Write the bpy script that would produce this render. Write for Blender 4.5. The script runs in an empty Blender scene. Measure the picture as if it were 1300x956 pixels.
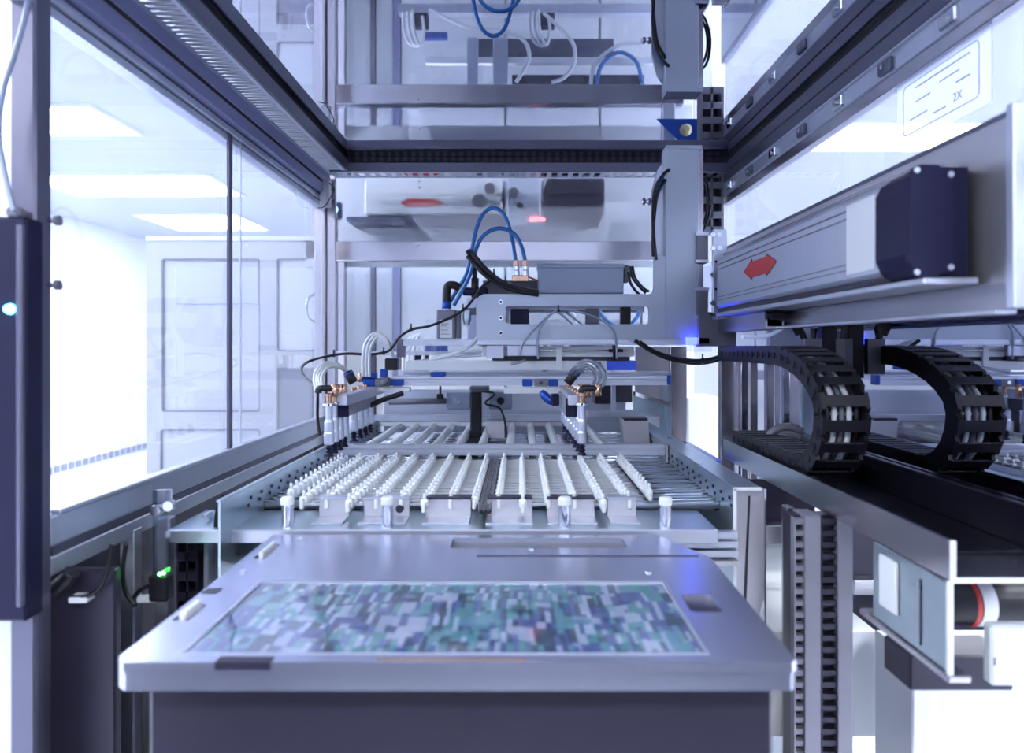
import bpy, math, random
from mathutils import Vector, Matrix
from mathutils.geometry import tessellate_polygon

random.seed(7)
PI = math.pi
H = 1.35                       # eye height above the clean-room floor
C = bpy.context.scene.collection
SC = bpy.context.scene

# ------------------------------------------------------------------ camera
F, VX, VY = 900.0, 660.0, 440.0
cd = bpy.data.cameras.new('camera')
cam = bpy.data.objects.new('camera', cd); C.objects.link(cam)
cam.location = (0, 0, H); cam.rotation_euler = (PI / 2, 0, 0)
cd.sensor_width = 36.0; cd.lens = F / 1300 * 36.0
cd.shift_x = (650 - VX) / 1300; cd.shift_y = -(478 - VY) / 1300
cd.clip_start = 0.05; cd.clip_end = 60
cd.dof.use_dof = True; cd.dof.focus_distance = 1.95; cd.dof.aperture_fstop = 2.8
SC.camera = cam

# ------------------------------------------------------------------ world, light, exposure
w = bpy.data.worlds.new('world'); SC.world = w; w.use_nodes = True
bg = w.node_tree.nodes['Background']
bg.inputs[0].default_value = (0.80, 0.85, 1.0, 1); bg.inputs[1].default_value = 0.60
SC.view_settings.view_transform = 'Standard'; SC.view_settings.look = 'None'
SC.view_settings.exposure = 1.05; SC.view_settings.gamma = 1.0
SC.view_settings.use_curve_mapping = False
SC.cycles.use_denoising = True
SC.cycles.max_bounces = 14; SC.cycles.transparent_max_bounces = 16
SC.cycles.diffuse_bounces = 5; SC.cycles.glossy_bounces = 8; SC.cycles.transmission_bounces = 8
SC.cycles.caustics_reflective = False; SC.cycles.caustics_refractive = False
SC.cycles.sample_clamp_indirect = 6.0
LAMP = 15.0                     # strength of the clean-room ceiling light panels

# ------------------------------------------------------------------ materials
def new_mat(name):
    m = bpy.data.materials.new(name); m.use_nodes = True
    return m, m.node_tree.nodes, m.node_tree.links, m.node_tree.nodes['Principled BSDF']

def mat(name, col, metal=0.0, rough=0.5, var=0.0, scale=(8, 8, 8), bump=0.0, coat=0.0, spec=0.5):
    m, N, L, p = new_mat(name)
    p.inputs['Base Color'].default_value = (*col, 1)
    p.inputs['Metallic'].default_value = metal; p.inputs['Roughness'].default_value = rough
    p.inputs['Coat Weight'].default_value = coat; p.inputs['Specular IOR Level'].default_value = spec
    if var or bump:
        tc = N.new('ShaderNodeTexCoord'); mp = N.new('ShaderNodeMapping'); nz = N.new('ShaderNodeTexNoise')
        mp.inputs['Scale'].default_value = scale; nz.inputs['Scale'].default_value = 1.0
        nz.inputs['Detail'].default_value = 5
        L.new(tc.outputs['Object'], mp.inputs[0]); L.new(mp.outputs[0], nz.inputs['Vector'])
        if var:
            mx = N.new('ShaderNodeMix'); mx.data_type = 'RGBA'
            mx.inputs[6].default_value = (*[c * (1 - var) for c in col], 1)
            mx.inputs[7].default_value = (*[min(1, c * (1 + var)) for c in col], 1)
            L.new(nz.outputs['Fac'], mx.inputs[0]); L.new(mx.outputs[2], p.inputs['Base Color'])
            mr = N.new('ShaderNodeMapRange')
            mr.inputs[3].default_value = max(0.02, rough * (1 - var)); mr.inputs[4].default_value = min(1, rough * (1 + var))
            L.new(nz.outputs['Fac'], mr.inputs[0]); L.new(mr.outputs[0], p.inputs['Roughness'])
        if bump:
            b = N.new('ShaderNodeBump'); b.inputs['Strength'].default_value = bump; b.inputs['Distance'].default_value = 0.002
            L.new(nz.outputs['Fac'], b.inputs['Height']); L.new(b.outputs[0], p.inputs['Normal'])
    return m

def emit(name, col, s):
    m, N, L, p = new_mat(name)
    p.inputs['Base Color'].default_value = (*col, 1)
    p.inputs['Emission Color'].default_value = (*col, 1); p.inputs['Emission Strength'].default_value = s
    return m

def pane(name, col, refl=0.04, rough=0.0, haze=0.0):
    """thin clear sheet: transparent, with a Fresnel gloss and a little milky haze"""
    m, N, L, p = new_mat(name); N.remove(p)
    out = [n for n in N if n.type == 'OUTPUT_MATERIAL'][0]
    t = N.new('ShaderNodeBsdfTransparent'); t.inputs[0].default_value = (*col, 1)
    g = N.new('ShaderNodeBsdfGlossy'); g.inputs['Roughness'].default_value = rough
    lw = N.new('ShaderNodeLayerWeight'); lw.inputs[0].default_value = 0.5
    pw = N.new('ShaderNodeMath'); pw.operation = 'POWER'; pw.inputs[1].default_value = 4.0
    L.new(lw.outputs['Facing'], pw.inputs[0])
    ad = N.new('ShaderNodeMath'); ad.operation = 'MULTIPLY_ADD'; ad.inputs[1].default_value = 0.6; ad.inputs[2].default_value = 0.04
    L.new(pw.outputs[0], ad.inputs[0])
    mul = N.new('ShaderNodeMath'); mul.operation = 'MULTIPLY'; mul.inputs[1].default_value = refl / 0.04
    mul.use_clamp = True
    L.new(ad.outputs[0], mul.inputs[0])
    s = N.new('ShaderNodeMixShader'); L.new(mul.outputs[0], s.inputs[0]); L.new(g.outputs[0], s.inputs[2])
    if haze:
        d = N.new('ShaderNodeBsdfTranslucent'); d.inputs[0].default_value = (0.9, 0.92, 1, 1)
        s2 = N.new('ShaderNodeMixShader'); s2.inputs[0].default_value = haze
        L.new(t.outputs[0], s2.inputs[1]); L.new(d.outputs[0], s2.inputs[2]); L.new(s2.outputs[0], s.inputs[1])
    else:
        L.new(t.outputs[0], s.inputs[1])
    L.new(s.outputs[0], out.inputs[0])
    return m

M = {}
M['alu'] = mat('satin_aluminium', (0.58, 0.61, 0.71), 0.8, 0.38, 0.06, (3, 40, 3))
M['alu_dark'] = mat('grey_blue_aluminium', (0.13, 0.13, 0.19), 0.6, 0.36, 0.06, (4, 4, 4))
M['alu_blue'] = mat('lavender_aluminium', (0.26, 0.27, 0.47), 0.5, 0.40, 0.06, (4, 4, 4))
M['paint'] = mat('pale_blue_grey_coating', (0.56, 0.62, 0.74), 0.25, 0.42)
M['box'] = mat('slate_blue_grey_coating', (0.32, 0.37, 0.50), 0.3, 0.42)
M['steel'] = mat('brushed_stainless_steel', (0.52, 0.50, 0.54), 1.0, 0.24, 0.06, (25, 1.5, 25))
M['steel_z'] = mat('brushed_stainless_steel_upright', (0.50, 0.47, 0.50), 1.0, 0.24, 0.06, (30, 30, 1))
M['steel_x'] = mat('brushed_stainless_steel_across', (0.54, 0.53, 0.58), 1.0, 0.26, 0.06, (1.5, 25, 25))
M['steel_plate'] = mat('matt_steel_plate', (0.54, 0.53, 0.57), 0.85, 0.42, 0.05, (3, 3, 3))
M['chrome'] = mat('polished_chrome', (0.72, 0.73, 0.78), 1.0, 0.12)
M['zinc'] = mat('blue_zinc_plated_steel', (0.47, 0.57, 0.64), 0.9, 0.30, 0.22, (14, 14, 14), 0.06)
M['plate'] = mat('bead_blasted_aluminium', (0.52, 0.55, 0.72), 0.85, 0.24, 0.04, (5, 5, 5))
M['white'] = mat('white_plastic', (0.82, 0.86, 0.92), 0, 0.35)
M['whitew'] = mat('white_wall_paint', (0.76, 0.79, 0.87), 0, 0.6)
M['panelw'] = mat('white_cabinet_panel', (0.78, 0.82, 0.87), 0, 0.4)
M['panelg'] = mat('light_grey_cabinet_panel', (0.55, 0.58, 0.64), 0.1, 0.4)
M['black'] = mat('black_plastic', (0.009, 0.009, 0.015), 0, 0.4, spec=0.35)
M['rubber'] = mat('black_rubber', (0.015, 0.015, 0.022), 0, 0.6)
M['navy'] = mat('navy_black_plastic', (0.011, 0.011, 0.042), 0, 0.5, spec=0.2)
M['gap'] = mat('dark_gasket', (0.006, 0.006, 0.010), 0, 0.8)
M['tray'] = mat('glossy_black_tray', (0.008, 0.008, 0.014), 0, 0.16)
M['duct'] = mat('grey_pvc_duct', (0.22, 0.22, 0.28), 0, 0.45)
M['grey'] = mat('mid_grey_plastic', (0.16, 0.165, 0.21), 0, 0.5)
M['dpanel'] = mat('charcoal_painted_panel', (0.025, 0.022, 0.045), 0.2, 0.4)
M['blue'] = mat('blue_pu_hose', (0.01, 0.16, 0.50), 0, 0.28)
M['blueclamp'] = mat('blue_anodised_clamp', (0.01, 0.07, 0.42), 0.3, 0.3)
M['blue_sheet_refl'] = mat('blue_sheet_and_lamp_reflection', (0.04, 0.12, 0.85), 0.2, 0.25)  # colour of the blue sheet, also paints the lamp reflection on the gripper
M['brass'] = mat('coppery_brass', (0.62, 0.38, 0.26), 1.0, 0.25)
M['red'] = mat('red_print', (0.62, 0.05, 0.05), 0, 0.5)
M['paper'] = mat('white_paper_label', (0.86, 0.88, 0.94), 0, 0.6)
M['ink'] = mat('grey_print', (0.32, 0.33, 0.42), 0, 0.6)
M['yellow'] = mat('pale_yellow_plastic', (0.75, 0.70, 0.45), 0, 0.4)
M['tube'] = mat('milky_white_tube', (0.80, 0.83, 0.88), 0, 0.25)
M['led_green'] = emit('green_led', (0.1, 1.0, 0.15), 8)
M['led_cyan'] = emit('cyan_led', (0.1, 0.85, 1.0), 6)
M['led_blue'] = emit('blue_led', (0.15, 0.45, 1.0), 5)
M['led_red'] = emit('red_led', (1.0, 0.15, 0.15), 2)
M['lamp_blue'] = emit('blue_status_lamp', (0.02, 0.03, 1.0), 9)
M['paleblue'] = mat('pale_lavender_blue_reflection', (0.42, 0.46, 0.80), 0, 0.3)
M['doorgrey'] = mat('pale_grey_glazed_door', (0.44, 0.46, 0.52), 0, 0.25)
M['framegrey'] = mat('cabinet_frame_grey', (0.40, 0.41, 0.44), 0.2, 0.35)
M['lamp'] = emit('light_panel', (0.93, 0.96, 1.0), LAMP)
M['glass'] = pane('clear_window_sheet', (0.86, 0.885, 0.94), 0.04, 0.0, 0.05)
M['glass2'] = pane('bright_side_sheet', (0.70, 0.73, 0.80), 0.03, 0.02, 0.20)
M['sticker'] = pane('thin_white_film', (0.9, 0.9, 0.9), 0.02, 0.3, 0.75)
M['glassc'] = pane('clear_acrylic', (0.86, 0.88, 0.92), 0.06)
M['ctube'] = pane('clear_tube', (0.74, 0.77, 0.82), 0.10, 0.05, 0.30)
M['mirror'] = mat('polished_mirror_ceiling', (0.74, 0.75, 0.82), 1.0, 0.015)
M['mirror2'] = mat('polished_dark_side_panel', (0.60, 0.62, 0.72), 1.0, 0.02)

def frosted():
    m, N, L, p = new_mat('hazy_polycarbonate'); N.remove(p)
    out = [n for n in N if n.type == 'OUTPUT_MATERIAL'][0]
    r = N.new('ShaderNodeBsdfRefraction'); r.inputs['IOR'].default_value = 1.03; r.inputs['Roughness'].default_value = 0.33
    r.inputs[0].default_value = (0.90, 0.92, 0.97, 1)
    g = N.new('ShaderNodeBsdfGlossy'); g.inputs['Roughness'].default_value = 0.04
    s = N.new('ShaderNodeMixShader'); s.inputs[0].default_value = 0.08
    L.new(r.outputs[0], s.inputs[1]); L.new(g.outputs[0], s.inputs[2]); L.new(s.outputs[0], out.inputs[0])
    return m
M['frost'] = frosted()

def circuit():
    """printed foil under clear film: teal, navy and pale blocks in rows, with reflections painted in"""
    m, N, L, p = new_mat('printed_foil_with_reflections')
    tc = N.new('ShaderNodeTexCoord')
    def cells(sx, sy, off):
        mp = N.new('ShaderNodeMapping'); mp.inputs['Location'].default_value = (off, off * .7, 0)
        n0 = N.new('ShaderNodeTexNoise'); n0.inputs['Scale'].default_value = 7; n0.inputs['Detail'].default_value = 1
        L.new(tc.outputs['Object'], n0.inputs['Vector'])
        dm = N.new('ShaderNodeVectorMath'); dm.operation = 'MULTIPLY_ADD'; dm.inputs[1].default_value = (.016, .08, 0)
        L.new(n0.outputs['Color'], dm.inputs[0]); L.new(tc.outputs['Object'], dm.inputs[2]); L.new(dm.outputs[0], mp.inputs[0])
        sn = N.new('ShaderNodeVectorMath'); sn.operation = 'SNAP'; sn.inputs[1].default_value = (sx, sy, 1)
        L.new(mp.outputs[0], sn.inputs[0])
        wn = N.new('ShaderNodeTexWhiteNoise'); wn.noise_dimensions = '2D'
        L.new(sn.outputs[0], wn.inputs['Vector'])
        return wn.outputs['Value']
    def ramp(src, stops):
        r = N.new('ShaderNodeValToRGB'); r.color_ramp.interpolation = 'CONSTANT'
        e = r.color_ramp.elements
        e[0].position = 0; e[0].color = (*stops[0][1], 1); e[1].position = stops[1][0]; e[1].color = (*stops[1][1], 1)
        for pos, c in stops[2:]:
            k = e.new(pos); k.color = (*c, 1)
        L.new(src, r.inputs[0]); return r.outputs[0]
    dk = (.012, .035, .06)
    a = ramp(cells(.026, .040, .003), [(0, dk), (.18, (.06, .20, .24)), (.40, (.03, .05, .20)), (.58, (.30, .36, .52)), (.80, (.09, .22, .32))])
    b = ramp(cells(.007, .034, .1), [(0, (.01, .03, .08)), (.25, (.07, .24, .27)), (.50, (.34, .40, .56)), (.74, (.05, .08, .25))])  # pale blocks also paint the streaky reflections into the print
    f = ramp(cells(.012, .022, .05), [(0, (.1, .1, .1)), (.45, (.8, .8, .8))])
    mx = N.new('ShaderNodeMix'); mx.data_type = 'RGBA'
    L.new(f, mx.inputs[0]); L.new(a, mx.inputs[6]); L.new(b, mx.inputs[7])
    L.new(mx.outputs[2], p.inputs['Base Color'])
    nz = N.new('ShaderNodeTexNoise'); nz.inputs['Scale'].default_value = 9; nz.inputs['Detail'].default_value = 2
    L.new(tc.outputs['Object'], nz.inputs['Vector'])
    bp = N.new('ShaderNodeBump'); bp.inputs['Strength'].default_value = 0.35; bp.inputs['Distance'].default_value = 0.01
    L.new(nz.outputs['Fac'], bp.inputs['Height']); L.new(bp.outputs[0], p.inputs['Coat Normal'])
    p.inputs['Roughness'].default_value = 0.4; p.inputs['Coat Weight'].default_value = 1.0; p.inputs['Coat Roughness'].default_value = 0.04
    p.inputs['Coat IOR'].default_value = 3.0
    return m
M['circuit'] = circuit()

# ------------------------------------------------------------------ mesh helpers (coordinates are relative to the eye point)
def X(px, Y): return (px - VX) * Y / F
def Z(py, Y): return (VY - py) * Y / F
def P(px, py, Y): return (X(px, Y), Y, Z(py, Y))

class MB:
    def __init__(s): s.v = []; s.f = []; s.sm = []
    def add(s, vs, fs, smooth=False):
        o = len(s.v); s.v += [tuple(v) for v in vs]
        for i, f in enumerate(fs):
            s.f.append(tuple(o + k for k in f)); s.sm.append(smooth if isinstance(smooth, bool) else smooth[i])
        return s
    def box(s, x0, x1, y0, y1, z0, z1, b=0.0):
        if x0 > x1: x0, x1 = x1, x0
        if y0 > y1: y0, y1 = y1, y0
        if z0 > z1: z0, z1 = z1, z0
        b = min(b, (x1 - x0) * .45, (y1 - y0) * .45, (z1 - z0) * .45)
        if b <= 0:
            v = [(x, y, z) for x in (x0, x1) for y in (y0, y1) for z in (z0, z1)]
            return s.add(v, [(0, 1, 3, 2), (4, 6, 7, 5), (0, 4, 5, 1), (2, 3, 7, 6), (0, 2, 6, 4), (1, 5, 7, 3)])
        lo, hi = (x0, y0, z0), (x1, y1, z1); v = []; idx = {}
        for a in range(3):
            for sx in (0, 1):
                for sy in (0, 1):
                    for sz in (0, 1):
                        sg = (sx, sy, sz)
                        idx[(a, sg)] = len(v)
                        v.append([(hi[k] if sg[k] else lo[k]) if k == a else (hi[k] - b if sg[k] else lo[k] + b) for k in range(3)])
        fs = []
        for a in range(3):
            o = [k for k in range(3) if k != a]
            for sd in (0, 1):
                q = []
                for i, j in ((0, 0), (1, 0), (1, 1), (0, 1)):
                    sg = [0, 0, 0]; sg[a] = sd; sg[o[0]] = i; sg[o[1]] = j; q.append(idx[(a, tuple(sg))])
                fs.append(q)
            for i in (0, 1):
                for j in (0, 1):
                    q = []
                    for ax, e in ((o[0], 0), (o[0], 1), (o[1], 1), (o[1], 0)):
                        sg = [0, 0, 0]; sg[o[0]] = i; sg[o[1]] = j; sg[a] = e; q.append(idx[(ax, tuple(sg))])
                    fs.append(q)
        for sx in (0, 1):
            for sy in (0, 1):
                for sz in (0, 1):
                    fs.append([idx[(a, (sx, sy, sz))] for a in range(3)])
        c = Vector(((x0 + x1) / 2, (y0 + y1) / 2, (z0 + z1) / 2)); out = []
        for q in fs:
            p = [Vector(v[k]) for k in q]; n = (p[1] - p[0]).cross(p[2] - p[0])
            mid = sum(p, Vector()) / len(p)
            out.append(q if n.dot(mid - c) > 0 else q[::-1])
        return s.add(v, out)
    def tube(s, pts, r, seg=8, res=0, caps=True):
        pts = [Vector(p) for p in pts]
        if res and len(pts) > 2:
            q = []
            for i in range(len(pts) - 1):
                p0 = pts[max(i - 1, 0)]; p1 = pts[i]; p2 = pts[i + 1]; p3 = pts[min(i + 2, len(pts) - 1)]
                for k in range(res):
                    t = k / res
                    q.append(.5 * ((2 * p1) + (p2 - p0) * t + (2 * p0 - 5 * p1 + 4 * p2 - p3) * t * t + (3 * p1 - p0 - 3 * p2 + p3) * t ** 3))
            q.append(pts[-1]); pts = q
        n = len(pts); rs = r if isinstance(r, (list, tuple)) else [r] * n
        vs = []; nrm = None
        for i in range(n):
            d = (pts[min(i + 1, n - 1)] - pts[max(i - 1, 0)])
            if d.length < 1e-9: d = Vector((0, 0, 1))
            d.normalize()
            if nrm is None:
                nrm = d.orthogonal().normalized()
            else:
                nrm = (nrm - d * nrm.dot(d))
                nrm = nrm.normalized() if nrm.length > 1e-6 else d.orthogonal().normalized()
            bn = d.cross(nrm)
            for k in range(seg):
                a = 2 * PI * k / seg
                vs.append(pts[i] + (nrm * math.cos(a) + bn * math.sin(a)) * rs[i])
        fs = []; sm = []
        for i in range(n - 1):
            for k in range(seg):
                a = i * seg + k; b = i * seg + (k + 1) % seg
                fs.append((a, b, b + seg, a + seg)); sm.append(True)
        if caps:
            fs.append(tuple(range(seg))[::-1]); sm.append(False)
            fs.append(tuple((n - 1) * seg + k for k in range(seg))); sm.append(False)
        return s.add(vs, fs, sm)
    def cyl(s, p0, p1, r, seg=14): return s.tube([p0, p1], r, seg)
    def lathe(s, c, prof, seg=14, axis='Z'):
        """profile of (radius, height) with sharp steps"""
        vs = []; fs = []; sm = []
        for i in range(len(prof) - 1):
            o = len(vs)
            for r, h in prof[i:i + 2]:
                for k in range(seg):
                    a = 2 * PI * k / seg; u, t = r * math.cos(a), r * math.sin(a)
                    d = {'Z': (u, t, h), 'Y': (u, h, t), 'X': (h, u, t)}[axis]
                    vs.append((c[0] + d[0], c[1] + d[1], c[2] + d[2]))
            for k in range(seg):
                a = o + k; b = o + (k + 1) % seg
                fs.append((a, b, b + seg, a + seg)); sm.append(True)
        return s.add(vs, fs, sm)
    def prism(s, outline, holes, a0, a1, axis='Z'):
        """polygon with holes extruded along an axis: (u,v) are (x,y) for Z, (x,z) for Y, (y,z) for X"""
        loops = [list(outline)] + [list(h) for h in holes]
        to = {'Z': lambda u, v, a: (u, v, a), 'Y': lambda u, v, a: (u, a, v), 'X': lambda u, v, a: (a, u, v)}[axis]
        flat = [p for l in loops for p in l]; n = len(flat)
        tri = tessellate_polygon([[Vector((p[0], p[1], 0)) for p in l] for l in loops])
        vs = [to(p[0], p[1], a0) for p in flat] + [to(p[0], p[1], a1) for p in flat]
        fs = [tuple(t) for t in tri] + [tuple(k + n for k in reversed(t)) for t in tri]
        o = 0
        for l in loops:
            m = len(l)
            for k in range(m):
                a, b = o + k, o + (k + 1) % m
                fs.append((a, b, b + n, a + n))
            o += m
        return s.add(vs, fs)

def rrect(u0, u1, v0, v1, r, k=4):
    if u0 > u1: u0, u1 = u1, u0
    if v0 > v1: v0, v1 = v1, v0
    out = []
    for cu, cv, a0 in ((u1 - r, v1 - r, 0), (u0 + r, v1 - r, PI / 2), (u0 + r, v0 + r, PI), (u1 - r, v0 + r, 1.5 * PI)):
        for i in range(k + 1):
            a = a0 + PI / 2 * i / k; out.append((cu + r * math.cos(a), cv + r * math.sin(a)))
    return out
def rect(u0, u1, v0, v1): return [(u0, v0), (u1, v0), (u1, v1), (u0, v1)]

def make_mesh(name, mb, m, off):
    me = bpy.data.meshes.new(name)
    me.from_pydata([(v[0] - off[0], v[1] - off[1], v[2] - off[2]) for v in mb.v], [], mb.f)
    me.polygons.foreach_set('use_smooth', mb.sm)
    me.materials.append(M[m]); me.update()
    import bmesh
    bm = bmesh.new(); bm.from_mesh(me); bmesh.ops.recalc_face_normals(bm, faces=bm.faces); bm.to_mesh(me); bm.free()
    return me

class Thing:
    """an Empty at the thing's base that parents its parts"""
    def __init__(s, name, label=None, cat=None, base=(0, 0, 0), group=None, kind=None):
        s.base = Vector(base)
        s.o = bpy.data.objects.new(name, None); C.objects.link(s.o)
        s.o.empty_display_size = .05
        s.o.location = (base[0], base[1], base[2] + H)
        if label: s.o['label'] = label
        if cat: s.o['category'] = cat
        if group: s.o['group'] = group
        if kind: s.o['kind'] = kind
    def part(s, name, mb, m, parent=None, label=None, kind=None):
        o = bpy.data.objects.new(name, make_mesh(name, mb, m, s.base)); C.objects.link(o)
        o.parent = parent or s.o
        if label: o['label'] = label
        if kind: o['kind'] = kind
        return o
    def text(s, name, body, size, loc, rot, m, parent=None):
        cu = bpy.data.curves.new(name, 'FONT'); cu.body = body; cu.size = size; cu.align_x = 'CENTER'; cu.align_y = 'CENTER'
        cu.extrude = 0.0002; cu.materials.append(M[m])
        f = bpy.data.objects.new(name, cu); C.objects.link(f)
        me = bpy.data.meshes.new_from_object(f.evaluated_get(bpy.context.evaluated_depsgraph_get()))
        bpy.data.objects.remove(f); bpy.data.curves.remove(cu); me.name = name
        o = bpy.data.objects.new(name, me); C.objects.link(o)
        o.location = Vector(loc) - s.base; o.rotation_euler = rot; o.parent = parent or s.o
        return o

def copy_thing(t, d, label, group=None):
    """a copy of a thing with copies of its parts and sub-parts, moved by d"""
    def cp(o, par):
        c = o.copy(); C.objects.link(c)
        if par: c.parent = par
        for ch in list(o.children): cp(ch, c)
        return c
    r = cp(t.o, None); r.location = t.o.location + Vector(d); r['label'] = label
    if group: r['group'] = group
    return r

def one(name, mb, m, label, cat, group=None):
    """a thing that is a single mesh"""
    c = Vector((sum(v[0] for v in mb.v), sum(v[1] for v in mb.v), 0)) / len(mb.v)
    c.z = min(v[2] for v in mb.v)
    o = bpy.data.objects.new(name, make_mesh(name, mb, m, c)); C.objects.link(o)
    o.location = (c.x, c.y, c.z + H)
    o['label'] = label; o['category'] = cat
    if group: o['group'] = group
    return o

def struct(name, mb, m, parent=None):
    o = bpy.data.objects.new(name, make_mesh(name, mb, m, (0, 0, 0) if not parent else (0, 0, 0))); C.objects.link(o)
    if parent: o.parent = parent
    else: o.location.z = H; o['kind'] = 'structure'
    return o

# ------------------------------------------------------------------ the clean room around the machine
GZ, RZ = -H, 1.40
struct('floor', MB().box(-5, 5, -4, 11.2, GZ - .05, GZ), 'whitew')
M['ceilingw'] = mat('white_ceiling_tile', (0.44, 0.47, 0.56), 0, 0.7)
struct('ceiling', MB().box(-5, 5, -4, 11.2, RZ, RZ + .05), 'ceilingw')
struct('wall_left', MB().box(-5.0, -4.9, -4, 11.2, GZ, RZ), 'whitew')
struct('wall_right', MB().box(4.9, 5.0, -4, 11.2, GZ, RZ), 'whitew')
struct('wall_front', MB().box(-5, 5, -4.1, -4, GZ, RZ), 'whitew')
struct('wall_back', MB().box(-5, 5, 11.1, 11.2, GZ, RZ), 'whitew')
bb = MB()
for i in range(46): bb.box(-4.9, -4.885, 5.2 + i * .125, 5.28 + i * .125, GZ + .02, GZ + .09)
struct('baseboard_left', bb, 'grey')
lab2 = ['ceiling light panel %s' % k for k in ('above the hall left of the near frame post', 'beside the left window, just out of view', 'right of the machine above the motor cover', 'right of the machine above the notice sticker',
    'far right of the machine by the back corner', 'behind the camera above the added dark blocker', 'just behind the back sheet of the machine', 'farthest away behind the white cabinet', 'at the left behind the camera', 'at the right behind the camera')]
lab = ['nearest ceiling light panel seen through the left window', 'long ceiling light panel in the middle of the left window',
       'farthest ceiling light panel behind the left window']
def ceiling_light(x0, x1, y0, y1, label):
    t = Thing('ceiling_light', label, 'ceiling light', ((x0 + x1) / 2, (y0 + y1) / 2, RZ), 'clean room ceiling lights')
    t.part('frame', MB().prism(rect(x0 - .03, x1 + .03, y0 - .03, y1 + .03), [rect(x0, x1, y0, y1)], RZ - .02, RZ, 'Z'), 'white')
    t.part('diffuser', MB().box(x0, x1, y0, y1, RZ - .012, RZ - .004), 'lamp')
for i, (y0, y1) in enumerate(((4.1, 4.62), (5.75, 6.5), (7.5, 8.4))):
    ceiling_light(-4.05, (-2.5, -2.55, -3.0)[i], y0, y1, lab[i])
for i, (x0, y0) in enumerate(((-3.4, .3), (-3.4, 2.0), (1.9, .3), (1.9, 2.2), (1.9, 4.4), (-.7, -1.6), (-.7, 3.7), (-.7, 6.5), (-3.4, -1.6), (1.9, -1.6))):
    ceiling_light(x0, x0 + 1.4, y0, y0 + .6, lab2[i])

# ------------------------------------------------------------------ machine enclosure
MZ = 0.70                                             # mirror ceiling height
LX, RX = -0.75, 0.78                                  # side planes
BY = 2.88                                             # back plane
struct('ceiling', MB().box(-.80, .80, .25, 2.92, MZ, MZ + .006), 'mirror')
wr = struct('wall_right', MB().box(RX, RX + .006, .80, 2.75, -.34, .30), 'mirror2')

one('front_light_blocker', MB().box(-.80, .80, -1.10, -1.06, GZ, .05, .004).box(-.80, -.78, -1.06, .30, GZ, -.45, .002).box(.78, .80, -1.06, .30, GZ, -.45, .002), 'dpanel', 'added unseen dark panels cutting the light from the open front end', 'machine')  # added out of view to block front light and darken metal reflections
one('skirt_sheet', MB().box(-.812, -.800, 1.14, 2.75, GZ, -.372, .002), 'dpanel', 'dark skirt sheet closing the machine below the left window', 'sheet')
# left window
win = struct('window_1', MB().box(LX - .008, LX - .003, 1.13, 2.69, -.275, .575), 'glass')
rail = MB().box(-.785, -.742, 1.12, 2.70, -.318, -.270, .002).box(-.785, -.750, 1.12, 2.70, -.334, -.318).box(-.785, -.742, 1.12, 2.70, -.365, -.334, .002)
struct('window_frame', rail, 'alu', win)
struct('window_gasket', MB().box(-.7495, -.744, 1.13, 2.69, -.3335, -.3185), 'alu_dark', win)
struct('window_bead', MB().box(-.756, -.738, 1.14, 2.69, -.270, -.262, .002), 'alu', win)
tr = MB().box(-.785, -.742, .5, 2.70, .548, .566, .002).box(-.785, -.750, .5, 2.70, .530, .546, .002)
struct('window_frame', tr, 'alu', win)
struct('window_strip', MB().box(-.752, -.745, 1.818, 1.838, -.265, .55), 'alu_dark', win)
struct('window_strip', MB().box(-.752, -.748, 1.90, 1.904, -.265, .55), 'alu', win)
# far-left corner post, near-left post
struct('trim_1', MB().box(-.785, -.742, 2.70, 2.735, -.9, .56, .003).box(-.742, -.708, 2.72, 2.74, -.9, .69, .002), 'steel_z')
struct('trim_2', MB().box(-.782, -.742, 1.085, 1.125, GZ, MZ - .005, .004), 'alu_dark')
struct('trim_3', MB().box(-.812, -.784, 1.10, 1.13, GZ, MZ - .005, .004), 'alu')

# left beam
b1 = Thing('ceiling_beam', 'lavender grey beam with perforated strip running along above left window', 'beam', (-.69, 1.5, .53))
b1.part('profile', MB().box(-.79, -.722, .3, 2.70, .568, .602, .002).box(-.79, -.727, .3, 2.70, .602, .612).box(-.79, -.722, .3, 2.70, .612, .648, .002), 'alu_blue')
b1.part('groove', MB().box(-.7268, -.7235, .3, 2.70, .6025, .6115), 'gap')
per = MB().box(-.722, -.714, .3, 2.68, .646, .650).box(-.652, -.640, .3, 2.68, .646, .650)
for i in range(118): per.box(-.714, -.652, .3 + i * .0202, .3115 + i * .0202, .6465, .6495)
b1.part('perforated_strip', per, 'alu', label='perforated strip on the underside')
b1.part('duct_back', MB().box(-.72, -.645, .3, 2.68, .672, .68), 'dpanel')
b1.part('face_strip', MB().box(-.643, -.632, .3, 2.66, .645, .686, .002), 'alu_dark')
b1.part('gasket', MB().box(-.66, -.640, .3, 2.66, .686, .6995), 'gap')
# back beam
b2 = Thing('ceiling_beam', 'grey cross beam with slotted underside at the back of the ceiling', 'beam', (.05, 2.65, .63))
b2.part('profile', MB().box(-.70, .77, 2.600, 2.612, .642, .676, .002), 'alu_dark')
s = MB().box(-.70, .77, 2.612, 2.625, .642, .646).box(-.70, .77, 2.685, 2.70, .642, .646)
for i in range(37): s.box(-.70 + i * .04, -.70 + i * .04 + .018, 2.625, 2.685, .6425, .6455)
b2.part('slotted_underside', s, 'alu', label='underside with a row of slots')
s = MB()
for i in range(50): s.box(-.695 + i * .0295, -.695 + i * .0295 + .014, 2.6115, 2.612, .681, .6985)
b2.part('gasket', MB().box(-.70, .77, 2.612, 2.70, .676, .6995), 'gap')
b2.part('tooth_row', s, 'dpanel', kind='stuff')
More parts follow.
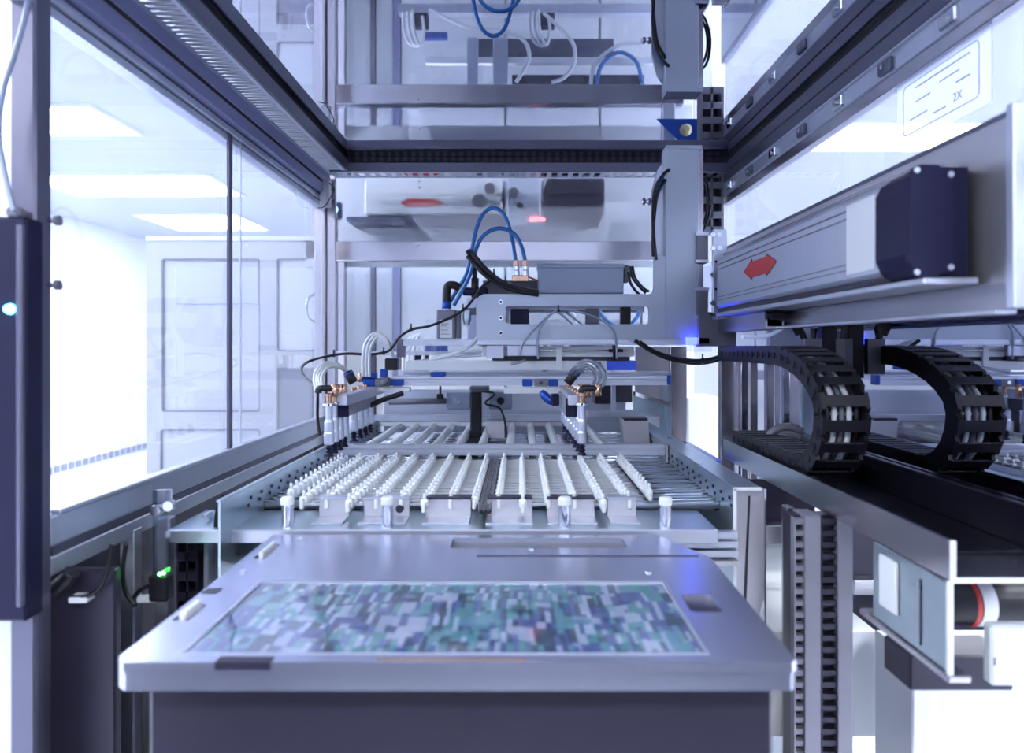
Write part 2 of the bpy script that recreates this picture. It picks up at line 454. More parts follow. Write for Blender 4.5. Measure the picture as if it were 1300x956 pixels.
# right beam
b3 = Thing('ceiling_beam', 'grey beam with bolted clips running along above the right side sheet', 'beam', (.77, 1.5, .54))
b3.part('profile', MB().box(.765, .80, .3, 2.70, .612, .648, .002).box(.765, .80, .3, 2.70, .651, .686, .002), 'alu_dark')
b3.part('clip_rail', MB().box(.770, .80, .3, 2.70, .566, .610, .002).box(.764, .80, .3, 2.70, .606, .613, .002), 'alu')
b3.part('window_channel', MB().box(.772, .80, .3, 2.70, .536, .566, .002), 'steel')
b3.part('gasket', MB().box(.77, .80, .3, 2.70, .686, .6995), 'gap')
for i in range(9):
    y = .8 + i * .22
    k = b3.part('clip', MB().box(.760, .772, y, y + .05, .572, .600, .003), 'alu_dark' if i % 2 else 'chrome')
    b3.part('clip_screw', MB().lathe((.760, y + .025, .586), [(0, -.004), (.006, -.004), (.006, 0)], 10, 'X'), 'chrome', k)

# right window above the actuator
win2 = struct('window_2', MB().box(.784, .790, .6, 2.70, .30, .57), 'glass2')
struct('window_frame', MB().box(.772, .80, .6, 2.72, .296, .318, .002), 'alu', win2)
st = Thing('notice_sticker', 'large white printed notice sticker on the upper right side sheet', 'sticker', (.783, 1.31, .40))
st.part('backing', MB().box(.7815, .7835, 1.175, 1.47, .405, .545), 'sticker')
fr = MB().prism(rrect(1.205, 1.445, .425, .525, .012), [rrect(1.2065, 1.4435, .4265, .5235, .011)], .7808, .7815, 'X')
for k, (a, b, zz) in enumerate(((1.23, 1.40, .510), (1.26, 1.32, .492), (1.35, 1.40, .482), (1.23, 1.27, .472), (1.36, 1.42, .452), (1.30, 1.34, .440))):
    fr.box(.7808, .7815, a, b, zz, zz + .0022)
st.part('print_lines', fr, 'ink')
st.text('lettering', '2X', .022, (.7807, 1.265, .447), (PI / 2, 0, -PI / 2), 'ink')

# back wall: hazy upper sheet, steel rail, clear lower sheet
win3 = struct('window_3', MB().box(-.76, .70, BY, BY + .006, .42, .695), 'frost')
struct('window_pane', MB().box(-.76, .78, BY, BY + .005, -.02, .345), 'glass', win3)
struct('window_frame', MB().box(-.78, .66, BY - .03, BY + .02, .345, .424, .003), 'steel_x', win3)
struct('window_frame', MB().box(-.78, .60, BY - .02, BY + .02, -.035, -.02, .002), 'alu', win3)
struct('window_frame', MB().box(.575, .625, BY - .03, BY + .02, .42, .695, .002), 'alu', win3)
for px, py in ((531, 228), (531, 236), (531, 278), (531, 311)):
    x, y, z = P(px, py, BY - .03)
    struct('reflected_light_dot', MB().lathe((x, y if py > 300 else BY, z), [(0, -.005), (.005, -.004), (.005, 0)], 8, 'Y'), 'white', win3)  # white dots painting the lights reflected in the back sheet
# blue triangular gusset with pale knob, behind the gantry column
g = Thing('corner_gusset', 'blue triangular corner gusset with a pale round knob behind the gantry column', 'bracket', (.62, 2.80, .50))
g.part('plate', MB().prism([(.54, .50), (.70, .50), (.70, .66)], [], 2.80, 2.806, 'Y'), 'blueclamp')
g.part('knob', MB().lathe((.655, 2.80, .545), [(0, -.02), (.012, -.02), (.022, -.012), (.024, 0)], 16, 'Y'), 'yellow')

# vertical slotted duct in the back right corner
def slotted_duct(name, label, x0, x1, y0, z0, z1, pitch, col='duct', front_slots=True, base_bottom=None, side='Y'):
    t = Thing(name, label, 'wire duct', ((x0 + x1) / 2, y0, z0))
    wd = x1 - x0
    t.part('back', MB().box(x0, x1, y0 + .045, y0 + .05, z0, z1), 'dpanel')
    s = MB().box(x0, x0 + wd * .10, y0, y0 + .045, z0, z1).box(x1 - wd * .10, x1, y0, y0 + .045, z0, z1).box(x0 + wd * .46, x0 + wd * .54, y0, y0 + .004, z0, z1)
    n = int((z1 - z0) / pitch)
    for i in range(n):
        z = z0 + i * pitch
        s.box(x0 + wd * .1, x1 - wd * .1, y0, y0 + .004, z, z + pitch * .45)
    t.part('slotted_face', s, col)
    return t
slotted_duct('wire_duct', 'vertical grey slotted wire duct in the back right corner', X(889, 2.66), X(919, 2.66), 2.66, Z(296, 2.66), .69, .062 * .9)

# ------------------------------------------------------------------ things outside, behind the sheets
# neighbouring unit behind the hazy sheet
na = Thing('linear_actuator', 'blurred white actuator with red arrow behind the hazy back sheet', 'actuator', (-.3, 3.12, .40))
YY = 3.12
na.part('body', MB().box(X(462, YY), X(638, YY), YY, 3.2995, Z(273, YY), Z(226, YY), .01), 'white')
na.part('rail', MB().box(X(440, YY), X(638, YY), YY, 3.2995, Z(281, YY), Z(275, YY)), 'alu_dark')
ax0, ax1, az = X(508, YY), X(562, YY), Z(257.5, YY)
na.part('arrow', MB().prism([(ax0, az), (ax0 + .035, az + .017), (ax1 - .035, az + .017), (ax1, az), (ax1 - .035, az - .017), (ax0 + .035, az - .017)], [], YY - .003, YY - .001, 'Y'), 'red', label='red double-pointed arrow')
nm = Thing('servo_motor', 'blurred dark motor box behind the hazy back sheet', 'motor', (.24, 3.12, .5))
nm.part('housing', MB().box(X(693, YY), X(768, YY), YY, 3.2995, Z(276, YY), Z(226, YY), .01), 'dpanel')
nm.part('connector', MB().box(X(733, YY), X(762, YY), YY + .02, YY + .06, Z(288, YY), Z(276, YY), .004), 'dpanel')
nb = Thing('slide_carriage', 'blurred white and black carriage between actuator and motor behind the hazy sheet', 'carriage', (.03, 3.14, .4))
nb.part('block', MB().box(X(640, YY), X(690, YY), YY, 3.2995, Z(280, YY), Z(220, YY), .02), 'paint')
nb.part('fitting', MB().lathe((X(608, YY), YY - .02, Z(256, YY)), [(0, 0), (.03, 0), (.03, .08)], 12, 'Y'), 'grey')
nb.part('fitting', MB().lathe((X(622, YY), YY - .03, Z(240, YY)), [(0, 0), (.022, 0), (.022, .08)], 12, 'Y'), 'grey')
nb.part('fitting', MB().lathe((X(652, YY), YY - .03, Z(246, YY)), [(0, 0), (.022, 0), (.022, .08)], 12, 'Y'), 'grey')
nb.part('fitting', MB().lathe((X(660, YY), YY - .03, Z(262, YY)), [(0, 0), (.014, 0), (.014, .08)], 12, 'Y'), 'black')
nb.part('red_lamp', MB().box(X(672, YY), X(692, YY), YY - .01, YY, Z(281, YY), Z(277, YY)), 'led_red')
nl = Thing('indicator_box', 'small dark box with a glowing blue light at back left', 'indicator', (-.83, 3.0, .55))
nl.part('stem', MB().box(X(420, 3), X(426, 3), 3.02, 3.04, GZ, Z(276, 3)), 'alu_dark')
nl.part('housing', MB().box(X(415, 3), X(432, 3), 3.0, 3.04, Z(277, 3), Z(256, 3), .004), 'navy')
nl.part('lens', MB().lathe((X(424, 3), 3.0, Z(266, 3)), [(0, -.01), (.014, -.008), (.017, 0)], 14, 'Y'), 'led_blue')
nw = one('backing_sheet', MB().box(-1.0, 1.0, 3.30, 3.32, .37, .9, .004), 'panelg', 'light grey upper panel closing the unit behind the hazy sheet', 'panel')
# white cabinet behind the lower back sheet
cb = Thing('white_cabinet', 'tall white cabinet with dark upright gaps behind the clear back sheet', 'cabinet', (-.1, 3.6, GZ))
YC = 3.5
for a, b, m in ((440, 471, 'panelw'), (477, 499, 'panelw'), (509, 640, 'panelw'), (643, 760, 'panelw'), (763, 880, 'panelw')):
    cb.part('panel', MB().box(X(a, YC), X(b, YC), YC, YC + .02, GZ + .05, .50, .003), m)
cb.part('upright', MB().box(X(471.5, YC), X(476.5, YC), YC - .01, YC + .03, GZ, .50), 'alu_dark')
cb.part('upright', MB().box(X(499.5, YC), X(508.5, YC), YC - .01, YC + .03, GZ, .50), 'alu_blue')
cb.part('carcass', MB().box(X(436, YC), X(884, YC), YC + .03, YC + .5, GZ, .50), 'panelg')
one('steel_upright', MB().box(X(413, 3.2), X(437, 3.2), 3.2, 3.25, GZ, .45, .003), 'steel_z', 'broad brushed steel upright just right of the back left corner post', 'post')
# neighbouring cabinet on the left
lc = Thing('glazed_cabinet', 'steel framed cabinet with glazed doors standing outside the left window', 'cabinet', (-1.35, 3.3, GZ))
Y0 = 3.3
o = [(X(186, Y0), GZ), (X(412, Y0), GZ), (X(412, Y0), Z(303, Y0)), (X(186, Y0), Z(303, Y0))]
hs = [rrect(X(205, Y0), X(330, Y0), Z(523, Y0), Z(328, Y0), .012), rrect(X(351, Y0), X(400, Y0), Z(446, Y0), Z(328, Y0), .012),
      rrect(X(351, Y0), X(400, Y0), Z(620, Y0), Z(467, Y0), .012), rrect(X(203, Y0), X(330, Y0), Z(720, Y0), Z(545, Y0), .012)]
lc.part('frame', MB().prism(o, hs, Y0, Y0 + .04, 'Y'), 'framegrey')
for k, (a, b, c_, d) in enumerate(((205, 330, 523, 328), (351, 400, 446, 328), (351, 400, 620, 467), (203, 330, 720, 545))):
    q = lc.part('door', MB().box(X(a, Y0) + .006, X(b, Y0) - .006, Y0 + .012, Y0 + .028, Z(c_, Y0) + .006, Z(d, Y0) - .006), ('doorgrey', 'panelg', 'alu_dark', 'doorgrey')[k])
    lc.part('door_seal', MB().prism(rrect(X(a, Y0), X(b, Y0), Z(c_, Y0), Z(d, Y0), .012), [rrect(X(a, Y0) + .006, X(b, Y0) - .006, Z(c_, Y0) + .006, Z(d, Y0) - .006, .01)], Y0 + .002, Y0 + .02, 'Y'), 'alu_dark', q)
lc.part('top_rail', MB().box(X(186, Y0), X(412, Y0), Y0 - .01, Y0 + .04, Z(306, Y0), Z(300, Y0), .003), 'panelw')
lc.part('side_panel', MB().box(X(186, Y0), X(186, Y0) + .02, Y0 + .04, Y0 + .7, GZ, Z(303, Y0)), 'panelw')
lc.part('blue_reflection', MB().box(X(222, Y0), X(328, Y0), Y0 + .004, Y0 + .012, Z(386, Y0), Z(332, Y0), .003), 'paleblue', label='pale sheet coloured as the blue reflection on the glazing')  # lavender-blue reflection on the door, painted as a thin coloured sheet
hd = MB().tube([P(403, 372, 2.71), P(392, 378, 2.69), P(389, 391, 2.68), P(392, 404, 2.69), P(403, 410, 2.71)], .005, 8, 5)
one('pull_handle', hd, 'chrome', 'chrome bow handle on the far end of the left window', 'handle')

# ------------------------------------------------------------------ roller conveyor
cv = Thing('roller_conveyor', 'long roller conveyor bed with white guide rails running to the back', 'conveyor', (-.06, 2.0, -.42))
def side_plate(x, sgn, y0, y1):
    m = MB().box(x, x + sgn * .004, y0, y1, -.50, -.284).box(x, x + (.055 if sgn > 0 else -.008), y0, y1, -.284, -.280, .001)
    return cv.part('side_plate', m, 'zinc')
sr = side_plate(.425, 1, 1.41, 2.78); sl = side_plate(-.545, -1, 1.29, 2.78)
cv.part('plate_edge', MB().box(.4235, .430, 1.406, 1.410, -.50, -.282).box(.425, .48, 1.406, 1.410, -.286, -.2795), 'white', sr)
for i in range(43):
    y = 1.516 + i * .029
    o = cv.part('roller', MB().cyl((-.543, y, -.338), (.424, y, -.338), .0095, 10), 'chrome' if i % 2 else 'alu')
bear = MB(); 
for i in range(43):
    y = 1.516 + i * .029
    bear.box(.415, .4245, y - .006, y + .006, -.348, -.330).box(-.5445, -.535, y - .006, y + .006, -.348, -.330)
cv.part('bearing_row', bear, 'black', kind='stuff')
scr = MB()
for i in range(22):
    y = 1.42 + i * .06
    for dz in (-.318, -.305): 
        for xx, sg in ((.4245, -1), (-.5445, 1)):
            scr.box(xx, xx + sg * .003, y + (dz + .318) - .003, y + (dz + .318) + .003, dz - .003, dz + .003)
cv.part('screw_row', scr, 'dpanel', kind='stuff')
cv.part('drip_pan', MB().box(-.54, .42, 1.36, 2.78, -.420, -.412), 'steel_plate')
first = [-.490, -.440, -.390, -.340, -.290, -.240, -.190, -.140, -.092, -.043, .006, .058, .111, .166, .221, .277]
for x in first:
    fx = 1.50 if x < -.45 or x > .25 else 1.425
    if min(abs(x - k) for k in (-.340, -.190, .006, .166)) < .004: fx = 1.395
    m = MB().box(x - .004, x + .004, fx, 2.01, -.328, -.308, .002)
    n = int((2.0 - fx) / .036)
    for j in range(n):
        y = fx + .012 + j * .036
        m.box(x - .0075, x + .0075, y, y + .014, -.322, -.304, .003)
        m.cyl((x, y + .007, -.304), (x, y + .007, -.293), .0035, 6)
    g = cv.part('guide_rail', m, 'white')
second = [-.458, -.392, -.326, -.258, -.186, -.116, -.03, .04, .11, .18, .25]
for x in second:
    cv.part('guide_rail', MB().tube([(x, 2.06, -.318), (x, 2.075, -.306), (x, 2.12, -.303), (x, 2.70, -.303)], [.006, .012, .013, .013], 10), 'white')
cv.part('belt_tray', MB().box(-.176, -.128, 2.05, 2.75, -.322, -.314), 'dpanel')
rg_ = MB()
for j in range(17):
    y = 1.437 + j * .034
    rg_.box(-.44, -.094, y, y + .004, -.322, -.317).box(-.043, .225, y, y + .004, -.322, -.317)
cv.part('rung_row', rg_, 'panelg', kind='stuff')
# timing chain between the middle rails
ch = cv.part('drive_chain', MB().box(-.080, -.056, 1.38, 2.02, -.326, -.322), 'black')
lk = MB()
for j in range(52):
    y = 1.385 + j * .0122
    for x in (-.082, -.073, -.064): 
        lk.box(x + (.004 if j % 2 else 0), x + .004 + (.004 if j % 2 else 0), y, y + .0065, -.322, -.314, .001)
cv.part('chain_link_row', lk, 'grey', ch, kind='stuff')
# infeed deck with stop brackets and guide pins
dk = Thing('infeed_deck', 'narrow steel deck across the front end of the roller conveyor', 'deck', (-.15, 1.42, -.365))
dk.part('top_sheet', MB().box(-.665, .375, 1.345, 1.50, -.350, -.346, .001), 'zinc')
dk.part('front_edge', MB().box(-.665, .375, 1.338, 1.346, -.372, -.346, .002), 'alu')
for i, (a, b) in enumerate(((405, 443), (462, 520), (540, 598), (618, 676), (694, 755), (771, 808))):
    Yb = 1.43
    k = Thing('stop_bracket', ['first stop bracket from the left on the infeed deck', 'second stop bracket from the left, with a dark bolt', 'third stop bracket from the left, just left of the chain',
        'dark topped stop bracket just right of the chain', 'fifth stop bracket from the left, behind a guide pin', 'rightmost pale stop bracket on the infeed deck'][i], 'bracket', (X((a + b) / 2, Yb), Yb, -.346), 'stop brackets on the deck')
    k.part('upright', MB().box(X(a, Yb), X(b, Yb), Yb, Yb + .004, -.346, -.306, .001), 'steel_plate')
    k.part('foot', MB().box(X(a, Yb), X(b, Yb), Yb - .055, Yb, -.346, -.342, .001), 'alu')
    k.part('top_lip', MB().box(X(a, Yb), X(b, Yb), Yb - .003, Yb + .03, -.308, -.304, .001), 'dpanel' if i in (2, 3, 4) else 'alu')
    if i == 1: k.part('bolt', MB().lathe((X(508, Yb), Yb, -.326), [(0, -.008), (.008, -.008), (.008, 0)], 12, 'Y'), 'dpanel')
for i, px in enumerate((365, 492, 717, 845)):
    Yp = 1.36; x = X(px, Yp)
    t = Thing('guide_pin', ['leftmost steel guide pin with white cap in front of the rollers', 'second guide pin from the left, beside a bolted bracket', 'third guide pin, right of the chain, white cap',
        'rightmost guide pin with white cap near the right side plate'][i], 'pin', (x, Yp, -.346), 'white capped guide pins')
    t.part('shaft', MB().lathe((x, Yp, -.346), [(0, 0), (.0115, 0), (.0115, .042)], 18), 'chrome')
    t.part('cap', MB().lathe((x, Yp, -.346), [(.0115, .042), (.0130, .044), (.0130, .054), (.010, .058), (0, .058)], 18), 'white')
# cross bars over the bed
def crossbar(label, x0, x1, y, z0, z1):
    t = Thing('cross_bar', label, 'bar', ((x0 + x1) / 2, y, z0))
    h = (z1 - z0)
    t.part('profile', MB().box(x0, x1, y, y + .024, z0, z0 + h * .40, .001).box(x0, x1, y + .004, y + .024, z0 + h * .4, z0 + h * .6).box(x0, x1, y, y + .024, z0 + h * .6, z1, .001), 'alu')
    for xx in (x0 - .008, x1): t.part('end_bracket', MB().box(xx, xx + .008, y - .01, y + .04, z0 - .035, z1, .001), 'steel_plate')
crossbar('near pale aluminium cross bar spanning the whole conveyor', -.535, .415, 2.03, -.312, -.281)
t = Thing('cross_bar', 'far short toothed cross bar behind the left gripper row', 'bar', (-.27, 2.7, -.30))
t.part('profile', MB().box(X(474, 2.7), X(622, 2.7), 2.70, 2.73, Z(535, 2.7), Z(527, 2.7), .002), 'alu')
t.part('lower_lip', MB().box(X(474, 2.7), X(622, 2.7), 2.70, 2.715, Z(541, 2.7), Z(536, 2.7)), 'white')
t = Thing('cross_bar', 'far short toothed cross bar on the right of the centre bracket', 'bar', (.08, 2.7, -.30))
t.part('profile', MB().box(X(640, 2.7), X(832, 2.7), 2.70, 2.73, Z(535, 2.7), Z(526, 2.7), .002), 'alu')
t.part('lower_lip', MB().box(X(640, 2.7), X(720, 2.7), 2.70, 2.715, Z(541, 2.7), Z(536, 2.7)), 'white')
# dark notches in the far end
one('end_wall', MB().box(-.54, .42, 2.80, 2.82, -.42, -.17, .002), 'alu', 'pale grey sheet closing the far end of the conveyor', 'panel')
# centre bracket at far end
cbk = Thing('centre_bracket', 'black centre bracket with cable between two grey motor boxes', 'bracket', (-.14, 2.45, -.30))
cbk.part('post', MB().box(X(597, 2.45), X(611, 2.45), 2.45, 2.50, Z(556, 2.45), Z(494, 2.45), .004), 'black')
cbk.part('cap', MB().box(X(596, 2.45), X(621, 2.45), 2.44, 2.50, Z(498, 2.45), Z(490, 2.45), .004), 'grey')
cbk.part('foot', MB().box(X(618, 2.4), X(641, 2.4), 2.40, 2.48, Z(557, 2.4), Z(535, 2.4), .002), 'steel_plate')
cbk.part('lead', MB().tube([P(612, 497, 2.44), P(628, 500, 2.42), P(616, 512, 2.42), P(634, 518, 2.42), P(641, 535, 2.4), P(643, 556, 2.4)], .004, 6, 5), 'black')
for a, b, l in ((566, 597, 'left grey motor box with round boss behind the gripper bars'), (621, 650, 'right grey motor box with black cable boss behind the gripper bars')):
    t = Thing('motor_box', l, 'motor', (X((a + b) / 2, 2.5), 2.5, Z(520, 2.5)), 'grey motor boxes')
    q = t.part('housing', MB().box(X(a, 2.5), X(b, 2.5), 2.5, 2.58, Z(520, 2.5), Z(498, 2.5), .004), 'box')
    t.part('boss', MB().lathe((X((a + b) / 2, 2.5), 2.5, Z(509, 2.5)), [(0, -.006), (.012, -.006), (.014, 0)], 14, 'Y'), 'box' if a < 600 else 'black', q)
one('air_cylinder', MB().cyl(P(494, 510, 2.5), P(566, 509, 2.5), .011, 12), 'grey', 'slim grey cylinder running left from the left motor box', 'cylinder')
one('tie_rod', MB().cyl(P(559, 490, 2.48), P(559, 506, 2.48), .004, 8).box(*[X(555, 2.48), X(563, 2.48)], 2.47, 2.49, Z(506, 2.48), Z(500, 2.48)), 'black', 'thin black vertical tie rod beside the left motor box', 'rod')

# right-hand far clutter: zinc hopper, steel cover, support posts
hp = Thing('zinc_chute', 'angled zinc chute with bent lip at the far right of the conveyor', 'chute', (.46, 2.55, -.24))
hp.part('lip', MB().prism([(X(805, 2.5), Z(497, 2.5)), (X(850, 2.5), Z(511, 2.5)), (X(850, 2.5), Z(516, 2.5)), (X(805, 2.5), Z(502, 2.5))], [], 2.47, 2.52, 'Y'), 'chrome')
hp.part('back_sheet', MB().prism([(X(804, 2.55), Z(500, 2.55)), (X(842, 2.55), Z(514, 2.55)), (X(842, 2.55), Z(530, 2.55)), (X(804, 2.55), Z(521, 2.55))], [], 2.55, 2.56, 'Y'), 'zinc')
hp.part('side_sheet', MB().box(X(846, 2.5), X(851, 2.5), 2.48, 2.62, Z(566, 2.5), Z(472, 2.5)), 'zinc')
one('ledge_bar', MB().box(X(745, 2.6), X(838, 2.6), 2.6, 2.64, Z(531, 2.6), Z(521, 2.6), .002), 'alu', 'pale ledge bar behind the right gripper cups', 'bar')
cvr = Thing('belt_cover', 'small folded steel cover box behind the right end of the cross bar', 'cover', (.36, 2.3, -.31))
cvr.part('front', MB().prism([(X(789, 2.3), Z(533, 2.3)), (X(823, 2.3), Z(533, 2.3)), (X(825, 2.3), Z(565, 2.3)), (X(793, 2.3), Z(565, 2.3))], [], 2.3, 2.36, 'Y'), 'steel_plate')
cvr.part('lid', MB().box(X(792, 2.3), X(822, 2.3), 2.295, 2.36, Z(534, 2.3), Z(531, 2.3)), 'dpanel')
bx = Thing('drive_housing', 'dark drive housing behind the right half of the gripper bars', 'housing', (.22, 2.66, -.24))
bx.part('shell', MB().box(X(755, 2.66), X(778, 2.66), 2.66, 2.74, Z(513, 2.66), Z(487, 2.66), .003), 'dpanel')
bx.part('window', MB().box(X(781, 2.66), X(803, 2.66), 2.66, 2.70, Z(511, 2.66), Z(487, 2.66), .003), 'grey')
bx.part('upright', MB().box(X(776, 2.65), X(782, 2.65), 2.65, 2.70, Z(522, 2.65), Z(470, 2.65), .002), 'alu')
one('grey_sheet', MB().box(X(806, 2.75), X(851, 2.75), 2.75, 2.76, Z(600, 2.75), Z(440, 2.75), .002), 'steel_plate', 'grey steel sheet beneath the gantry foot at the back', 'panel')
for (a, b, yy, top, bot, mm, lb) in ((851, 872, 2.62, 440, 900, 'steel_z', 'brushed steel post at the right back corner of the conveyor'),
                                 (915, 938, 2.30, 440, 900, 'steel_z', 'broad steel post left of the bright slot, under the actuator end'),
                                 (941, 950, 2.25, 455, 900, 'chrome', 'thin bright post second from the bright slot'),
                                 (953, 962, 2.28, 455, 900, 'steel_z', 'narrow dark steel post between two bright posts'),
                                 (965, 985, 2.40, 455, 900, 'alu', 'pale aluminium post left of the wire ducts')):
    one('support_post', MB().box(X(a, yy), X(b, yy), yy, yy + .03, GZ, Z(top, yy), .002), mm, lb, 'post')
one('blue_sheet', MB().prism([(.50, 2.05), (.585, 2.05), (.585, 2.46), (.54, 2.46), (.50, 2.36)], [], -.335, -.330, 'Z'), 'blue_sheet_refl', 'flat blue sheet lying outside the right side plate', 'sheet')
one('white_box', MB().box(X(873, 3.2), X(917, 3.2), 3.2, 3.48, GZ, Z(505, 3.2), .006), 'panelw', 'white box unit seen through the slot between the right posts', 'box')

# ------------------------------------------------------------------ carrier plate in front
cp = Thing('carrier_plate', 'broad blue grey metal carrier plate with a printed sheet window in front', 'plate', (-.075, 1.05, -.385))
TZ = -.350
out = [(-.452, .800), (-.440, .786), (.302, .786), (.309, .793), (.316, 1.165), (.305, 1.20), (.255, 1.318), (-.459, 1.318)]
holes = [rect(-.388, .216, .806, 1.058), rrect(.226, .270, .935, 1.002, .008), rect(-.446, -.424, .905, .962), rect(-.441, -.424, 1.17, 1.255),
         rrect(-.122, .188, 1.232, 1.296, .008), rect(-.072, .298, 1.178, 1.192)]
cp.part('top_plate', MB().prism(out, holes, TZ - .012, TZ, 'Z'), 'plate')
cp.part('base_plate', MB().prism([(-.452, .800), (-.440, .790), (.302, .790), (.307, .796), (.312, 1.165), (.25, 1.312), (-.455, 1.312)], [], TZ - .034, TZ - .0125, 'Z'), 'plate')
cp.part('slot_floor', MB().box(-.122, .188, 1.232, 1.296, TZ - .0120, TZ - .009), 'grey')
cp.part('slot_floor', MB().box(.226, .270, .935, 1.002, TZ - .0122, TZ - .009), 'dpanel')
cp.part('slot_floor', MB().box(-.072, .298, 1.178, 1.192, TZ - .0122, TZ - .010), 'dpanel')
cp.part('slot_floor', MB().box(-.446, -.424, .905, .962, TZ - .0122, TZ - .010).box(-.441, -.424, 1.17, 1.255, TZ - .0122, TZ - .010), 'dpanel')
cp.part('printed_sheet', MB().box(-.387, .215, .807, 1.057, TZ - .006, TZ - .002), 'circuit', label='printed sheet in teal, navy and white blocks with painted reflections under clear film')
cp.part('sheet_frame', MB().prism(rect(-.388, .216, .806, 1.058), [rect(-.384, .212, .810, 1.054)], TZ - .002, TZ + .0006, 'Z'), 'alu')
cp.part('clip_block', MB().box(-.441, -.432, .915, .965, TZ - .012, TZ + .006, .002), 'white')
cp.part('clip_block', MB().box(-.436, -.428, 1.18, 1.25, TZ - .012, TZ + .008, .002), 'white')
cp.part('front_notch', MB().box(-.338, -.276, .7848, .80, TZ - .008, TZ + .0005), 'dpanel')
cp.part('front_groove', MB().box(-.160, .008, .7915, .796, TZ - .001, TZ + .0006), 'brass')
cp.part('edge_pad', MB().box(-.452, -.430, 1.005, 1.025, TZ, TZ + .001), 'dpanel')
for x, y in ((-.43, 1.10), (.20, 1.10), (-.40, 1.29), (.02, 1.225)):
    cp.part('screw', MB().lathe((x, y, TZ), [(.006, 0), (.006, .002), (0, .002)], 10), 'chrome')
# dark machine bed under the plate
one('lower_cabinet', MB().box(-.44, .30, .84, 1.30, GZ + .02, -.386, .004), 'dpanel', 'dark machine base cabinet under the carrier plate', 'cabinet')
fp = Thing('conveyor_leg_panel', 'brown tinted steel end plate hanging below right side plate front', 'bracket', (.46, 1.42, -.62))
fp.part('sheet', MB().prism([(.432, -.286), (.492, -.286), (.492, -.50), (.462, -.60), (.432, -.60)], [], 1.425, 1.431, 'Y'), 'steel_plate')
fp.part('edge', MB().box(.490, .4935, 1.420, 1.431, -.58, -.286), 'chrome')
fp.part('groove', MB().prism([(.459, -.30), (.463, -.30), (.452, -.59), (.446, -.59)], [], 1.4235, 1.425, 'Y'), 'dpanel')
wl = Thing('ledge_rail', 'pale stepped rails behind the right corner of the carrier plate', 'rail', (.37, 1.36, -.42))
for z in (-.372, -.39, -.408): wl.part('rail', MB().box(.28, .423, 1.37, 1.39, z, z + .013, .001), 'alu')

# ------------------------------------------------------------------ gantry arm
GY = 2.20
def G(px, py): return (X(px, GY), Z(py, GY))
ga = Thing('gantry_arm', 'pale grey upright gantry column with slotted horizontal arm reaching left', 'gantry', (X(865, GY), GY, Z(438, GY)))
ga.part('column', MB().box(X(843, GY), X(885, GY), GY - .02, GY + .04, Z(432, GY), Z(190, GY), .002), 'paint')
ga.part('column_cap', MB().box(X(844, GY), X(889, GY), GY - .025, GY + .045, Z(192, GY), Z(187, GY), .001), 'paint')
ga.part('side_fin', MB().prism([G(829, 240), G(836, 214), G(843, 205), G(843, 326), G(829, 326)], [], GY + .012, GY + .03, 'Y'), 'alu')
r4 = .010
ga.part('arm_plate', MB().prism([G(605, 431), G(605, 384), G(608, 378), G(614, 374), G(822, 374), G(827, 372), G(829, 367), G(829, 326), G(843, 326), G(843, 431)],
        [rrect(X(642, GY), X(823, GY), Z(412, GY), Z(389, GY), r4)], GY - .02, GY, 'Y'), 'paint')
ga.part('arm_back', MB().prism([G(612, 431), G(612, 376), G(822, 376), G(822, 431)], [rrect(X(646, GY), X(820, GY), Z(411, GY), Z(391, GY), r4)], GY + .09, GY + .105, 'Y'), 'alu')
ga.part('bottom_flange', MB().box(X(607, GY), X(912, GY), GY - .03, GY + .11, Z(438, GY), Z(431, GY), .001), 'alu')
ga.part('foot_block', MB().box(X(882, GY), X(897, GY), GY - .04, GY, Z(437, GY), Z(428.5, GY), .002), 'chrome')
ga.part('status_lamp', MB().box(X(868, GY), X(881, GY), GY - .042, GY - .002, Z(437.5, GY), Z(428.5, GY), .002), 'lamp_blue', label='glowing blue status lamp at the column foot')
for py in (384, 404, 423):
    c = (X(636, GY), GY - .02, Z(py, GY))
    q = ga.part('screw', MB().lathe(c, [(.003, -.0015), (.0045, -.0035), (.0065, -.0035), (.0065, 0)], 12, 'Y'), 'chrome')
    ga.part('screw_socket', MB().lathe(c, [(0, -.001), (.0034, -.001)], 6, 'Y'), 'black', q)
ga.part('arm_block', MB().box(X(648, GY), X(672, GY), GY + .0, GY + .06, Z(411, GY), Z(392, GY), .002), 'navy')
ga.part('arm_block', MB().box(X(790, GY), X(803, GY), GY + .03, GY + .06, Z(413, GY), Z(389, GY), .002), 'black')
ga.part('arm_block', MB().box(X(745, GY), X(762, GY), GY + .03, GY + .06, Z(411, GY), Z(391, GY), .002), 'grey')
for a, b in ((297, 335), (366, 405)):
    q = ga.part('bearing_block', MB().box(X(881, GY), X(896, GY), GY - .03, GY + .03, Z(b, GY), Z(a, GY), .002), 'duct')
    for e, f in ((a + 4, a), (b, b - 4)): ga.part('bearing_end', MB().box(X(880, GY), X(897, GY), GY - .032, GY + .032, Z(e, GY), Z(f, GY), .001), 'alu', q)
ga.part('slide_rail', MB().box(X(885, GY), X(892, GY), GY - .01, GY + .02, Z(430, GY), Z(190, GY), .001), 'steel')
sp = ga.part('screw_plate', MB().box(X(900, GY), X(918, GY), GY - .045, GY - .03, Z(406, GY), Z(294, GY), .002), 'alu')
for py in (298, 315, 349, 385, 401):
    for px in (905, 913.5):
        c = (X(px, GY - .045), GY - .045, Z(py, GY - .045))
        ga.part('screw', MB().lathe(c, [(0, -.001), (.004, -.001), (.004, -.003), (.0075, -.003), (.0075, 0)], 12, 'Y'), 'chrome', sp)
